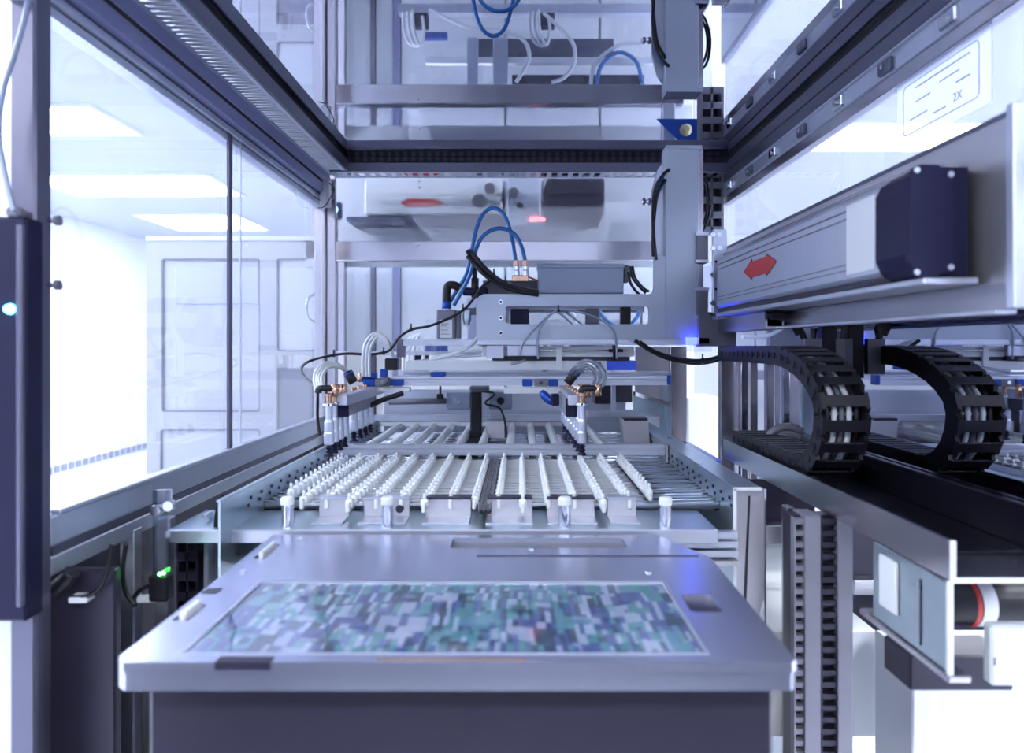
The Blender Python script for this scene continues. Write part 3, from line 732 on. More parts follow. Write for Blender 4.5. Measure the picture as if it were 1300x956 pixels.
for py in (332, 367):
    c = (X(909, GY - .045), GY - .045, Z(py, GY - .045)); ga.part('dowel_hole', MB().lathe(c, [(0, -.0006), (.004, -.0006)], 8, 'Y'), 'black', sp)
# grey electrical box on the arm
eb = Thing('electrical_box', 'slate grey rectangular box standing on the gantry arm', 'box', (X(741, 2.24), 2.24, Z(373, 2.24)))
eb.part('housing', MB().box(X(683, 2.22), X(792, 2.22), 2.22, 2.30, Z(373, 2.22), Z(336, 2.22), .003), 'box')
eb.part('lid', MB().box(X(682, 2.22), X(793, 2.22), 2.217, 2.303, Z(340.5, 2.22), Z(335, 2.22), .002), 'box')
eb.part('end_lug', MB().box(X(793, 2.22), X(799, 2.22), 2.23, 2.27, Z(358, 2.22), Z(336, 2.22), .002), 'grey')
one('mounting_sheet', MB().box(X(613, 2.26), X(684, 2.26), 2.26, 2.27, Z(374, 2.26), Z(356, 2.26), .001), 'grey', 'small grey sheet behind the black cables on the arm', 'sheet')

def ties(t, par, pts, r):
    for p in pts:
        t.part('cable_tie', MB().lathe((p[0], p[1], p[2]), [(r * .6, -.004), (r * 1.5, -.004), (r * 1.5, .004), (r * .6, .004)], 8, 'X').box(p[0] - .002, p[0] + .002, p[1] - .003, p[1] + .003, p[2], p[2] + r * 1.3 + .012), 'black', par)

def cable(name, label, paths, r, m, cat='cable', tie=(), part='strand', res=8, seg=8):
    t = Thing(name, label, cat, paths[0][0])
    q = None
    for pth in paths:
        q = t.part(part, MB().tube(pth, r, seg, res), m)
    ties(t, q, tie, r)
    return t

def PL(lst, Y): return [P(a[0], a[1], a[2] if len(a) > 2 else Y) for a in lst]
# blue air hoses
cable('air_hose', 'tall blue air hose arching highest over the gantry arm', [PL([(566, 392), (578, 372), (592, 348), (599, 318), (605, 290), (614, 271), (627, 264), (640, 273), (649, 298), (655, 332)], 2.21)], .0062, 'blue', 'hose', res=8, seg=10)
cable('air_hose', 'lower blue air hose arching beneath the taller one', [PL([(576, 388), (596, 350), (604, 318), (614, 299), (632, 290), (650, 295), (661, 310), (667, 332)], 2.19)], .0062, 'blue', 'hose', res=8, seg=10)
fm = Thing('hose_manifold', 'small brown manifold with two steel push fittings under the blue hoses', 'fitting', (X(661, 2.2), 2.2, Z(358, 2.2)))
fm.part('block', MB().box(X(650, 2.2), X(671, 2.2), 2.18, 2.23, Z(358, 2.2), Z(350, 2.2), .002), 'brass')
for px, yy in ((655.5, 2.21), (667, 2.19)):
    q = fm.part('push_fitting', MB().lathe((X(px, yy), yy, Z(350, yy)), [(0, 0), (.011, 0), (.011, .014), (.008, .016), (.0105, .018), (.0105, .028), (.007, .03)], 14), 'chrome')
    fm.part('collar', MB().lathe((X(px, yy), yy, Z(350, yy)), [(.007, .029), (.009, .030), (.009, .047), (.006, .048)], 14), 'brass', q)
cable('cable_bundle', 'thick black cable bundle curving down behind the blue hoses to the grey box', [PL([(593, 322), (597, 319), (604, 327), (618, 343), (636, 357), (657, 366), (684, 371)], 2.17), PL([(593, 325), (600, 332), (616, 349), (634, 361), (655, 369), (684, 374)], 2.175)],
      .0075, 'black', tie=PL([(627, 350), (642, 360)], 2.17))
cable('signal_cable', 'short dark cable with a red lead behind the manifold', [PL([(662, 349), (672, 352), (683, 357)], 2.22)], .003, 'red')
ve = Thing('hose_elbow', 'black vertical elbow connectors above the grey valve', 'connector', (X(575, 2.2), 2.2, Z(392, 2.2)))
ve.part('body', MB().tube(PL([(567, 386), (567, 372), (569, 363), (576, 362), (584, 366)], 2.2), .013, 12, 5), 'black')
ve.part('ring', MB().cyl(P(567, 392, 2.2), P(567, 383, 2.2), .015, 14), 'blueclamp')
ve2 = Thing('tee_connector', 'black tee connector with ribbed nut where the hoses meet', 'connector', (X(605, 2.2), 2.2, Z(378, 2.2)))
ve2.part('body', MB().cyl(P(588, 370, 2.2), P(620, 371, 2.2), .013, 14), 'navy')
ve2.part('nut', MB().cyl(P(603, 353, 2.2), P(603, 378, 2.2), .012, 8), 'black')
ve2.part('nut', MB().cyl(P(610, 371, 2.2), P(618, 371, 2.2), .018, 8), 'navy')
ve2.part('tail', MB().tube(PL([(603, 354), (602, 340), (598, 325), (594, 320)], 2.2), .008, 8, 4), 'black')
vb = Thing('valve_block', 'grey square valve block with a white printed label hanging left of the arm', 'valve', (X(570, 2.2), 2.2, Z(430, 2.2)))
vb.part('body', MB().box(X(554, 2.2), X(578, 2.2), 2.2, 2.26, Z(430, 2.2), Z(393, 2.2), .003), 'duct')
vb.part('side_body', MB().box(X(578, 2.2), X(584, 2.2), 2.205, 2.25, Z(430, 2.2), Z(394, 2.2), .003), 'grey')
q = vb.part('label', MB().box(X(558.5, 2.2), X(574, 2.2), 2.1985, 2.2, Z(429, 2.2), Z(406, 2.2)), 'paper')
s = MB()
for i in range(7): s.box(X(560, 2.2), X(560 + 5 + (i * 5) % 8, 2.2), 2.198, 2.1985, Z(409 + i * 2.6, 2.2), Z(408.2 + i * 2.6, 2.2))
vb.part('print_lines', s, 'ink', q)
vb.part('stem', MB().cyl(P(567, 394, 2.2), P(567, 389, 2.2), .010, 12), 'white')
rg = Thing('air_regulator', 'small teal and grey regulator between the valve block and the arm', 'regulator', (X(595, 2.22), 2.22, Z(415, 2.22)))
rg.part('bowl', MB().lathe((X(593, 2.22), 2.22, Z(412, 2.22)), [(0, 0), (.009, 0), (.014, .015), (.014, .045), (0, .045)], 14), 'zinc')
rg.part('body', MB().box(X(589, 2.22), X(606, 2.22), 2.21, 2.24, Z(400, 2.22), Z(391, 2.22), .003), 'grey')
rg.part('hose', MB().tube(PL([(606, 428), (600, 436), (585, 446), (560, 453), (545, 456)], 2.22), .006, 8, 5), 'tube')
# cable round the gripper
cable('sensor_cable', 'long black cable sagging left from the arm to the left cup row', [PL([(622, 357), (612, 364), (602, 378), (590, 392), (570, 404), (545, 414), (524, 418), (508, 427), (500, 438), (492, 446), (470, 450), (440, 449), (412, 453), (392, 459), (383, 467, 2.1), (385, 477, 2.0), (397, 488, 1.9), (403, 498, 1.85), (403, 530, 1.8), (406, 552, 1.78)], 2.17)], .0042, 'black',
      tie=PL([(588, 393), (522, 418), (424, 451), (487, 448)], 2.17))
cable('signal_cable', 'thin grey blue leads looping through the slot of the arm', [PL([(683, 456), (683, 425), (690, 410), (704, 396), (722, 394), (745, 399), (765, 407), (778, 418), (782, 430), (783, 455)], 2.165), PL([(660, 452), (664, 436), (684, 412), (700, 398)], 2.165), PL([(705, 394), (716, 402), (728, 413)], 2.21), PL([(712, 393), (726, 402), (740, 413)], 2.21)], .0032, 'box',
      tie=PL([(709, 394)], 2.165))
cable('cable_bundle', 'thick black cable bundle sagging between gantry foot and cable chain', [PL([(812, 434), (828, 445), (850, 453), (880, 458), (903, 456), (922, 449)], 2.14), PL([(806, 432), (824, 444), (848, 455), (880, 461), (903, 459), (922, 452)], 2.15)], .0062, 'black', tie=PL([(892, 458)], 2.14))
cable('cable_bundle', 'black cables running up the left side of the gantry column', [PL([(833, 330), (830, 300), (829, 270), (832, 240), (842, 222), (850, 215)], 2.17), PL([(829, 326), (829, 300), (831, 270), (835, 246), (845, 228)], 2.18)], .0052, 'black', tie=PL([(829, 278), (830, 305)], 2.17))
cable('cable_bundle', 'black cable loop between the gantry column and the corner duct', [PL([(886, 222), (896, 230), (901, 248), (901, 268), (896, 286), (890, 296)], 2.22), PL([(886, 226), (894, 236), (898, 252), (897, 272), (890, 290)], 2.22)], .0042, 'black', tie=PL([(901, 262)], 2.22))
cable('air_hose', 'short blue hose hidden behind the column cables', [PL([(846, 222), (836, 236), (832, 256)], 2.2)], .005, 'blue', 'hose')
sw = Thing('proximity_switch', 'small threaded switch sticking out left of the column cables', 'switch', (X(820, 2.2), 2.2, Z(258, 2.2)))
sw.part('barrel', MB().cyl(P(814, 256, 2.2), P(832, 256, 2.2), .006, 10), 'chrome')
for px in (816, 823): sw.part('nut', MB().cyl(P(px, 256, 2.2), P(px + 3, 256, 2.2), .011, 6), 'grey')
cable('cable_bundle', 'black wires packed behind the right end of the grey box', [PL([(800, 338), (802, 350), (810, 362), (820, 372)], 2.24), PL([(803, 338), (806, 352), (816, 365), (824, 370)], 2.25), PL([(798, 345), (800, 358), (806, 368), (812, 374)], 2.23)], .0045, 'black')

# ------------------------------------------------------------------ gripper under the arm
gr = Thing('vacuum_gripper', 'pale aluminium gripper frame with blue clamps slung under the gantry arm', 'gripper', (-.05, 2.2, -.15))
YG = 2.2
gr.part('top_bar', MB().box(X(612, YG), X(805, YG), YG, YG + .06, Z(453, YG), Z(440, YG), .001), 'white')
gr.part('rod', MB().cyl(P(655, 445, YG - .008), P(797, 445, YG - .008), .0028, 8), 'chrome')
gr.part('rod_nut', MB().cyl(P(773, 445, YG - .008), P(791, 445, YG - .008), .005, 8), 'black')
gr.part('spring', MB().cyl(P(779, 430, YG - .02), P(781, 458, YG - .02), .006, 8), 'black')
gr.part('dark_spacer', MB().box(X(625, YG), X(800, YG), YG + .005, YG + .05, Z(458, YG), Z(453, YG)), 'dpanel')
gr.part('wide_plate', MB().box(X(516, YG), X(770, YG), YG - .005, YG + .08, Z(470, YG), Z(458, YG), .001), 'white')
gr.part('wide_plate_blue_reflection', MB().box(X(770, YG), X(808, YG), YG - .005, YG + .08, Z(470, YG), Z(458, YG), .001), 'blue_sheet_refl', label='end of the wide plate coloured as the blue lamp reflection')  # blue colour painted on in place of the status lamp's reflection
gr.part('mid_post', MB().box(X(706, YG), X(713, YG), YG - .012, YG - .005, Z(470, YG), Z(440, YG)), 'white')
gr.part('left_ledge', MB().box(X(510, YG), X(612, YG), YG + .02, YG + .06, Z(439, YG), Z(431, YG), .001), 'alu')
gr.part('left_hanger', MB().box(X(502, YG), X(511, YG), YG + .02, YG + .06, Z(454, YG), Z(431, YG), .001), 'duct')
gr.part('carriage_block', MB().box(X(618, YG), X(640, YG), YG - .02, YG, Z(455, YG), Z(438, YG), .002).box(X(644, YG), X(684, YG), YG - .02, YG, Z(452, YG), Z(438, YG), .002), 'alu')
gr.part('dark_carriage', MB().box(X(625, YG), X(684, YG), YG - .014, YG, Z(457, YG), Z(452, YG)), 'black')
pf = MB().box(X(500, YG), X(848, YG), YG - .02, YG + .015, Z(481, YG), Z(477, YG), .001).box(X(500, YG), X(848, YG), YG - .015, YG + .015, Z(484.5, YG), Z(481, YG)).box(X(500, YG), X(848, YG), YG - .02, YG + .015, Z(489, YG), Z(484.5, YG), .001)
gr.part('cross_profile', pf, 'alu')
gr.part('profile_cap', MB().box(X(845, YG), X(850, YG), YG - .022, YG + .017, Z(488, YG), Z(476, YG), .002), 'blueclamp')
gr.part('rear_profile', MB().box(X(512, 2.3), X(845, 2.3), 2.30, 2.33, Z(476, 2.3), Z(472, 2.3), .001), 'alu')
for a, b, c_, d in ((463, 478, 490, 480), (497, 514, 489, 481), (548, 566, 478, 472), (663, 676, 490, 481), (696, 708, 490, 481)):
    gr.part('clamp', MB().box(X(a, YG), X(b, YG), YG - .03, YG + .015, Z(c_, YG), Z(d, YG), .002), 'blueclamp', label='blue clamp')
gr.part('clamp_plate', MB().box(X(678, YG), X(696, YG), YG - .03, YG + .01, Z(490, YG), Z(481, YG), .002), 'duct')
gr.part('clamp_bolt', MB().lathe((X(686, YG), YG - .03, Z(485, YG)), [(0, -.004), (.006, -.004), (.006, 0)], 10, 'Y'), 'chrome')
gr.part('clamp_body', MB().box(X(478, YG), X(497, YG), YG - .03, YG + .015, Z(490, YG), Z(480, YG), .002), 'duct')
kn = MB().lathe((0, 0, 0), [(0, -.012), (.012, -.010), (.019, 0), (.012, .010), (0, .012)], 16, 'Y')
ca, sa = math.cos(.6), math.sin(.6); c0 = P(488, 485, YG - .04)
kn.v = [((x * ca * 1.15 - z * sa * .55) + c0[0], y + c0[1], (x * sa * 1.15 + z * ca * .55) + c0[2]) for x, y, z in kn.v]
gr.part('clamp_knob', kn, 'grey', label='dark oval clamp knob')
gr.part('lower_bar', MB().box(X(455, YG), X(522, YG), YG - .03, YG, Z(497, YG), Z(491, YG), .001), 'white')
gr.part('lower_bar', MB().box(X(640, YG), X(716, YG), YG - .03, YG, Z(499, YG), Z(491, YG), .001), 'white')
gr.part('dark_connector', MB().box(X(489, YG), X(505, YG), YG - .01, YG + .03, Z(470, YG), Z(455, YG), .003), 'black')
gr.part('dark_connector', MB().tube(PL([(470, 515), (485, 508), (500, 503), (512, 499)], 2.1), .008, 8, 4), 'black')
gr.part('blue_fitting', MB().box(X(462, YG), X(480, YG), YG - .03, YG, Z(480, YG), Z(473, YG), .003).box(X(485, YG), X(494, YG), YG - .035, YG - .01, Z(479, YG), Z(468, YG), .003), 'blueclamp')
gr.part('brass_nut', MB().cyl(P(458, 485, YG - .02), P(458, 474, YG - .02), .009, 8), 'brass')
for xx, s_ in ((-.452, 1), (.135, 1)):
    gr.part('side_beam', MB().box(xx - .012, xx + .014, 1.80, 2.28, -.150, -.122, .002), 'alu')
    gr.part('valve_island', MB().box(xx - .017, xx + .011, 1.83, 2.16, -.180, -.136, .002), 'duct')
    gr.part('valve_face', MB().box(xx - .017, xx + .011, 1.822, 1.83, -.181, -.133, .001), 'navy')

def cup(x, y):
    """suction cup: parts share meshes through copies"""
    t = Thing('suction_cup', 'suction cup', 'suction cup', (x, y, -.270), 'suction cups on the gripper')
    b = t.part('barrel', MB().lathe((x, y, -.270), [(.006, .026), (.0125, .030), (.0130, .056), (.0118, .060), (.0118, .084), (.0095, .090), (.0085, .090), (.0085, .128), (.0, .128)], 16), 'alu')
    t.part('collar', MB().lathe((x, y, -.270), [(.009, .124), (.016, .124), (.016, .130), (.009, .130)], 16), 'chrome', b)
    t.part('fitting', MB().lathe((x, y, -.270), [(.007, .130), (.0075, .146), (.009, .147), (.009, .154), (.006, .155), (0, .155)], 12), 'brass')
    t.part('bellows', MB().lathe((x, y, -.270), [(.0065, .030), (.0065, .024), (.0095, .021), (.0060, .017), (.0098, .013), (.0062, .009), (.0100, .004), (.0112, 0), (.009, .001), (0, .003)], 14), 'navy')
    return t
ordn = ['nearest', 'second', 'third', 'fourth', 'fifth', 'sixth', 'seventh', 'farthest']
base_cup = None
for row, xs, ys in (('left', -.4705, (1.748, 1.80, 1.855, 1.913, 2.025, 2.10, 2.165, 2.23)), ('right', .155, (1.765, 1.83, 1.90, 1.975, 2.06, 2.15, 2.25))):
    for i, y in enumerate(ys):
        nm_ = ordn[i] if i < len(ys) - 1 else 'farthest'
        lb = f'{nm_} {"suction cup" if nm_ in ("nearest", "farthest") else "from the front suction cup"} of the {row} row on the gripper'
        if nm_ not in ('nearest', 'farthest'): lb = f'suction cup {nm_} from the front in the {row} row of the gripper'
        xx = xs + (-.012 * (y - 1.75) / .5 if row == 'right' else -.004 * math.sin((y - 1.75) * 6))
        if base_cup is None:
            base_cup = cup(xx, y); base_cup.o['label'] = lb; b0 = (xx, y)
        else:
            copy_thing(base_cup, (xx - b0[0], y - b0[1], 0), lb)
# tube loops
def loop(label, paths, r, m):
    t = Thing('tube_loop', label, 'tube', paths[0][0], 'vacuum tube loops')
    for p in paths: t.part('tube', MB().tube(p, r, 8, 8), m)
    return t
paths = []
for k in range(4):
    d = k * 3.0
    paths.append(PL([(402 + d, 496, 1.78), (399 + d, 482, 1.80), (402 + d, 470 + k, 1.83), (413 + d * .7, 461 + k * 1.6, 1.87), (426 + d * .5, 461 + k * 1.8, 1.90), (436 + d * .3, 467 + k * 1.4, 1.94), (443 + k, 474 + k, 1.97)], 1.85))
loop('four white tubes looping over the near end of the left cup row', paths, .0046, 'tube')
paths = []
for k in range(3):
    d = k * 4.0
    paths.append(PL([(461 + d, 478, 2.16), (461 + d, 450, 2.16), (465 + d, 434 + k, 2.17), (476 + d * .6, 423 + k * 2, 2.18), (490 + d * .3, 430 + k * 3, 2.18), (497, 445 + k, 2.19), (499, 456, 2.2)], 2.2))
loop('white tubes arching up behind the left cup row', paths, .0052, 'tube')
paths = []
for k in range(3):
    d = k * 6
    paths.append(PL([(722 + k * 2, 479, 1.95), (728 + d * .5, 468 + k * 2, 1.93), (742 + d * .2, 458 + k * 3, 1.9), (757 - d * .4, 461 + k * 4, 1.87), (768 - d, 474 + k * 2, 1.84), (766 - d, 488, 1.82), (756 - d * .6, 495, 1.80)], 1.85))
loop('translucent tubes looping over the near end of the right cup row', paths, .0050, 'ctube')
loop('thin clear tube trailing over the top of the gripper', [[P(520, 460, 2.3), P(560, 455, 2.45), P(600, 452, 2.5), P(645, 450, 2.4), P(668, 456, 2.2), P(650, 462, 2.08)], [P(690, 470, 2.2), P(735, 460, 2.3), P(762, 462, 2.15), P(740, 472, 2.0)]], .005, 'ctube')
for lbl, a, b, Y in (('black angled push connector ending the left white tubes', (441, 472), (449, 486), 1.95), ('black angled push connector ending the right clear tubes', (733, 470), (720, 487), 1.95)):
    t = Thing('push_connector', lbl, 'connector', P(*b, Y), 'black push connectors')
    t.part('sleeve', MB().cyl(P(*a, Y), P(*b, Y), .013, 12), 'black')
    v0, v1 = Vector(P(*a, Y)), Vector(P(*b, Y)); q0 = v0.lerp(v1, .12); q1 = v0.lerp(v1, .28)
    t.part('ring', MB().cyl(q0, q1, .0145, 12), 'blueclamp')
for lbl, px, Y in (('black elbow fitting on the nearest left suction cup', 414, 1.76), ('black elbow fitting above the nearest right suction cup', 748, 1.80)):
    t = Thing('elbow_fitting', lbl, 'fitting', P(px, 500, Y), 'black elbow fittings')
    t.part('body', MB().tube(PL([(px - 10, 499), (px - 9, 494), (px - 3, 493), (px + 12, 493)], Y), .0085, 10, 4), 'black')
    t.part('nut', MB().cyl(P(px + 11, 488, Y), P(px + 11, 503, Y), .009, 8), 'brass')
for lbl, px, Y in (('coppery brass stub cluster at the left row', 432, 1.9), ('coppery brass stub cluster at the right row', 741, 1.85)):
    t = Thing('brass_stub', lbl, 'fitting', P(px, 503, Y), 'brass stubs')
    for k in range(3): t.part('stub', MB().cyl(P(px + k * 5 - 4, 505, Y + k * .05), P(px + k * 5 - 4, 488, Y + k * .05), .007, 10), 'brass')
bg_ = Thing('ribbed_gland', 'blue and black ribbed gland left of the right cup row', 'gland', P(700, 508, 2.05))
bg_.part('ribbed_body', MB().tube([P(688, 498, 2.06), P(692, 503, 2.05), P(697, 508, 2.05), P(703, 509, 2.04)], [.010, .013, .012, .014], 12), 'blueclamp')
bg_.part('cap', MB().box(X(700, 2.03), X(710, 2.03), 2.02, 2.05, Z(515, 2.03), Z(500, 2.03), .003), 'navy')

YR = 3.2
rgp = Thing('rear_gripper', 'second gripper frame behind the back sheet, seen in the mirror ceiling', 'gripper', (.05, YR, .0))
rgp.part('white_bar', MB().box(X(540, YR), X(830, YR), YR, YR + .03, Z(414, YR), Z(406, YR), .002), 'white')
rgp.part('dark_box', MB().box(X(650, YR), X(820, YR), YR + .04, YR + .10, Z(396, YR), Z(377, YR), .003), 'dpanel')
rgp.part('lavender_plate', MB().box(X(607, YR), X(780, YR), YR + .02, YR + .06, Z(440, YR), Z(415, YR), .003), 'alu_dark')
for a, b in ((593, 607), (626, 645)): rgp.part('upright', MB().box(X(a, YR), X(b, YR), YR - .01, YR + .02, Z(438, YR), Z(378, YR), .002), 'alu')
rgp.part('blue_bar', MB().box(X(537, YR), X(568, YR), YR, YR + .03, Z(446, YR), Z(438, YR), .002), 'blueclamp')
for px in (526, 686):
    rgp.part('manifold', MB().box(X(px, YR), X(px + 18, YR), YR - .02, YR + .02, Z(468, YR), Z(450, YR), .004), 'navy')
    for k in range(3):
        d = k * 6
        rgp.part('tube', MB().tube(PL([(px - 14 + d, 470), (px - 13 + d, 446), (px - 6 + d, 430 - k * 2), (px + 6 + d * .4, 428 + k * 2), (px + 12, 446), (px + 10, 462)], YR - .01 - k * .01), .007, 8, 6), 'tube')
rgp.part('clear_tube', MB().tube(PL([(545, 471), (570, 458), (600, 446), (640, 442), (664, 432), (672, 411), (664, 392), (655, 378)], YR - .03), .009, 8, 6), 'tube')
rgp.part('clear_tube', MB().tube(PL([(690, 466), (712, 446), (728, 426), (729, 402), (716, 384), (700, 378)], YR - .03), .009, 8, 6), 'tube')
rgp.part('blue_tube', MB().tube(PL([(757, 376), (764, 400), (786, 416), (808, 404), (815, 376)], YR - .03), .009, 8, 6), 'blue')
rgp.part('clear_tube', MB().tube(PL([(750, 376), (756, 404), (786, 426), (820, 428)], YR - .02), .009, 8, 6), 'tube')
rgp.part('lower_frame', MB().box(X(505, YR), X(840, YR), YR, YR + .05, Z(482, YR), Z(470, YR), .002), 'alu')
rgp.part('frame_leg', MB().box(X(840, YR), X(846, YR), YR, YR + .05, GZ, Z(470, YR), .002), 'alu')

# ------------------------------------------------------------------ right-hand actuator
la = Thing('linear_actuator', 'long pale grey linear actuator with red arrow on the right side', 'actuator', (.61, 1.6, .10))
la.part('body', MB().prism([(.572, .118), (.580, .110), (.648, .110), (.648, .262), (.588, .262), (.574, .250)], [], 1.10, 2.06, 'Y'), 'alu')
la.part('lower_rail', MB().box(.576, .648, 1.10, 2.06, .098, .110, .002), 'dpanel')
la.part('foot_strip', MB().box(.570, .648, 1.00, 2.06, .088, .098, .002), 'alu')
la.part('upper_lip', MB().box(.590, .648, 1.05, 2.06, .262, .270, .002), 'steel')
for z in (.132, .142, .222, .236): la.part('groove', MB().box(.5712, .573, 1.12, 2.05, z, z + .002), 'duct')
ar = MB().prism([(1.81, .190), (1.745, .216), (1.745, .209), (1.645, .209), (1.645, .216), (1.58, .190), (1.645, .164), (1.645, .171), (1.745, .171), (1.745, .164)], [], .5706, .572, 'X')
la.part('arrow', ar, 'red', label='red double-headed arrow')
la.part('label', MB().box(.5708, .572, 1.14, 1.24, .125, .245), 'paper')
mo = Thing('motor_cover', 'navy black moulded motor cover with four pale screws on the actuator end', 'motor', (.58, 1.03, .095))
mo.part('cover', MB().prism([(.640, .100), (.640, .256), (.578, .258), (.560, .246), (.552, .228), (.552, .132), (.560, .112), (.576, .100)], [], 1.012, 1.10, 'Y'), 'navy')
mo.part('end_plate', MB().prism([(.556, .104), (.556, .112), (.551, .118), (.551, .240), (.556, .247), (.557, .253), (.566, .257), (.590, .257), (.596, .252), (.610, .250), (.614, .244), (.614, .112), (.608, .105), (.595, .104), (.588, .098), (.562, .098)], [], 1.0, 1.012, 'Y'), 'navy')
for x, z in ((.560, .249), (.608, .243), (.560, .105), (.608, .112)):
    mo.part('screw', MB().lathe((x, 1.0, z), [(0, -.002), (.004, -.002), (.0045, 0)], 12, 'Y'), 'alu')
pl = Thing('mounting_plate', 'tall matt steel mounting plate behind the actuator at the right', 'plate', (.66, 1.6, .05))
pl.part('sheet', MB().box(.656, .664, .935, 2.27, .055, .316, .001), 'steel_plate')
pl.part('end_flange', MB().box(.640, .664, .918, .935, .05, .318, .002), 'alu')
pl.part('top_edge', MB().box(.6545, .656, .935, 2.27, .310, .317), 'alu_dark')
bm_ = Thing('support_beam', 'horizontal steel support beam under the actuator', 'beam', (.63, 1.6, .02))
bm_.part('profile', MB().prism([(.602, .044), (.650, .044), (.650, .086), (.602, .086)], [[(.608, .050), (.644, .050), (.644, .080), (.608, .080)]], 1.74, 2.16, 'Y'), 'steel')
bm_.part('thin_strip', MB().box(.646, .656, .935, 1.74, .048, .086, .001), 'steel')
bm_.part('lower_lip', MB().box(.628, .656, .935, 2.16, .043, .049, .001), 'alu')
bm_.part('end_plate', MB().box(.545, .66, 2.16, 2.20, .0, .105, .002), 'duct')
# wires dropping into the chain
cable('cable_bundle', 'dark cables dropping from the support beam behind the cable chain', [PL([(972, 400), (990, 399), (1005, 405), (1015, 418), (1022, 432)], 1.72), PL([(978, 402), (994, 403), (1006, 411), (1014, 425)], 1.72), PL([(1062, 412), (1072, 416), (1070, 430)], 1.62)], .008, 'rubber')
for a, b, l in ((1022, 1044, 'left dark grey upright bracket above the cable chain'), (1063, 1084, 'right dark grey upright bracket above the cable chain')):
    one('cable_bracket', MB().box(X(a, 1.70), X(b, 1.70), 1.70, 1.72, Z(475, 1.7), Z(430, 1.7), .001), 'duct', l, 'bracket')
one('dark_upright', MB().box(X(1044, 1.71), X(1063, 1.71), 1.71, 1.74, Z(480, 1.71), Z(412, 1.71), .001), 'black', 'black upright between two grey brackets above the chain', 'upright')

# ------------------------------------------------------------------ cable chain and tray
cc = Thing('cable_chain', 'black articulated cable chain bending down into the black tray', 'cable chain', (.645, 1.6, -.29))
X0, X1, R, YCc = .598, .694, .118, 1.565
ZT = -.020
raw = [(2.14, ZT)] + [(1.705 - .283 * math.sin(t * PI / 48), ZT - R + R * math.cos(t * PI / 48)) for t in range(25)]
raw += [(1.54 - .118 * math.cos(t * PI / 48), ZT - R - R * math.sin(t * PI / 48)) for t in range(1, 25)] + [(2.02, ZT - 2 * R)]
acc = [0.0]
for p, q in zip(raw, raw[1:]): acc.append(acc[-1] + math.hypot(q[0] - p[0], q[1] - p[1]))
def chain_pt(s):
    k = 0
    while k < len(raw) - 2 and acc[k + 1] < s: k += 1
    p, q = raw[k], raw[k + 1]; t = min(1, max(0, (s - acc[k]) / (acc[k + 1] - acc[k])))
    return (p[0] + (q[0] - p[0]) * t, p[1] + (q[1] - p[1]) * t, math.atan2(-(q[1] - p[1]), -(q[0] - p[0])) % (2 * PI))
pitch = .040; L_tot = acc[-1]
link_me = None; hh = .022
n_l = int(L_tot / pitch)
def link_mb():
    m = MB()
    for xa, xb in ((X0, X0 + .008), (X1 - .008, X1)):
        pr = [(-pitch * .56, -hh * .55), (-pitch * .42, -hh), (pitch * .42, -hh), (pitch * .56, -hh * .55), (pitch * .56, hh * .55), (pitch * .42, hh), (-pitch * .42, hh), (-pitch * .56, hh * .55)]
        m.prism(pr, [], xa, xb, 'X')
    for dz in (-hh, hh - .004): m.box(X0 + .006, X1 - .006, -pitch * .30, pitch * .30, dz, dz + .004, .001)
    m.lathe((X0, -pitch * .3, 0), [(0, -.002), (.008, -.002), (.008, 0)], 10, 'X').lathe((X0, pitch * .3, 0), [(0, -.001), (.005, -.001), (.005, 0)], 8, 'X')
    return m
lme = make_mesh('chain_link', link_mb(), 'black', (0, 0, 0))
for i in range(n_l):
    y, z, a = chain_pt((i + .5) * pitch)
    o = bpy.data.objects.new('chain_link', lme); C.objects.link(o); o.parent = cc.o
    o.location = (0 - cc.base.x, y - cc.base.y, z - cc.base.z)
    o.rotation_euler = (a, 0, 0)
for k in range(5):
    xx = X0 + .018 + k * .015
    pts = [(xx, chain_pt(s)[0], chain_pt(s)[1]) for s in [j * .03 for j in range(int(L_tot / .03))]]
    cc.part('inner_cable', MB().tube(pts, .0058, 8), ('white', 'white', 'grey', 'white', 'black')[k] if k != 0 else 'black')
tr_ = Thing('cable_tray', 'long stainless channel with glossy black liner under the cable chain', 'tray', (.68, 1.4, -.32))
tr_.part('channel', MB().prism([(.580, -.316), (.80, -.316), (.80, -.311), (.585, -.311), (.585, -.262), (.580, -.262)], [], .955, 2.02, 'Y'), 'steel')
tr_.part('channel_edge', MB().prism([(.579, -.318), (.80, -.318), (.80, -.311), (.586, -.311), (.586, -.261), (.579, -.261)], [], .952, .955, 'Y'), 'white')
tr_.part('liner', MB().box(.590, .776, 1.06, 2.02, -.3105, -.3045, .001), 'tray')
tr_.part('liner_wall', MB().box(.764, .776, 1.06, 2.02, -.3045, -.240, .002), 'tray')
for k in range(9): tr_.part('liner_rib', MB().box(.60, .76, 1.72 + k * .03, 1.732 + k * .03, -.3045, -.300), 'tray')
# pneumatic cylinder and hoses behind the chain
pc = Thing('pneumatic_cylinder', 'short white cylinder block with grey hose loop left of the chain', 'cylinder', (.66, 1.9, -.31))
pc.part('block', MB().box(X(986, 1.88), X(1002, 1.88), 1.88, 1.93, Z(585, 1.88), Z(560, 1.88), .003), 'white')
pc.part('barrel', MB().box(X(1000, 1.88), X(1042, 1.88), 1.88, 1.93, Z(583, 1.88), Z(566, 1.88), .003), 'alu')
pc.part('red_mark', MB().box(X(997, 1.88), X(1010, 1.88), 1.878, 1.88, Z(579, 1.88), Z(572, 1.88)), 'red')
pc.part('hose', MB().tube(PL([(984, 584), (975, 572), (976, 555), (986, 545), (1002, 542), (1018, 548)], 1.9), .011, 10, 6), 'duct')
pc.part('hose', MB().tube(PL([(992, 578), (986, 566), (990, 555), (1000, 551), (1016, 556)], 1.89), .009, 10, 6), 'duct')

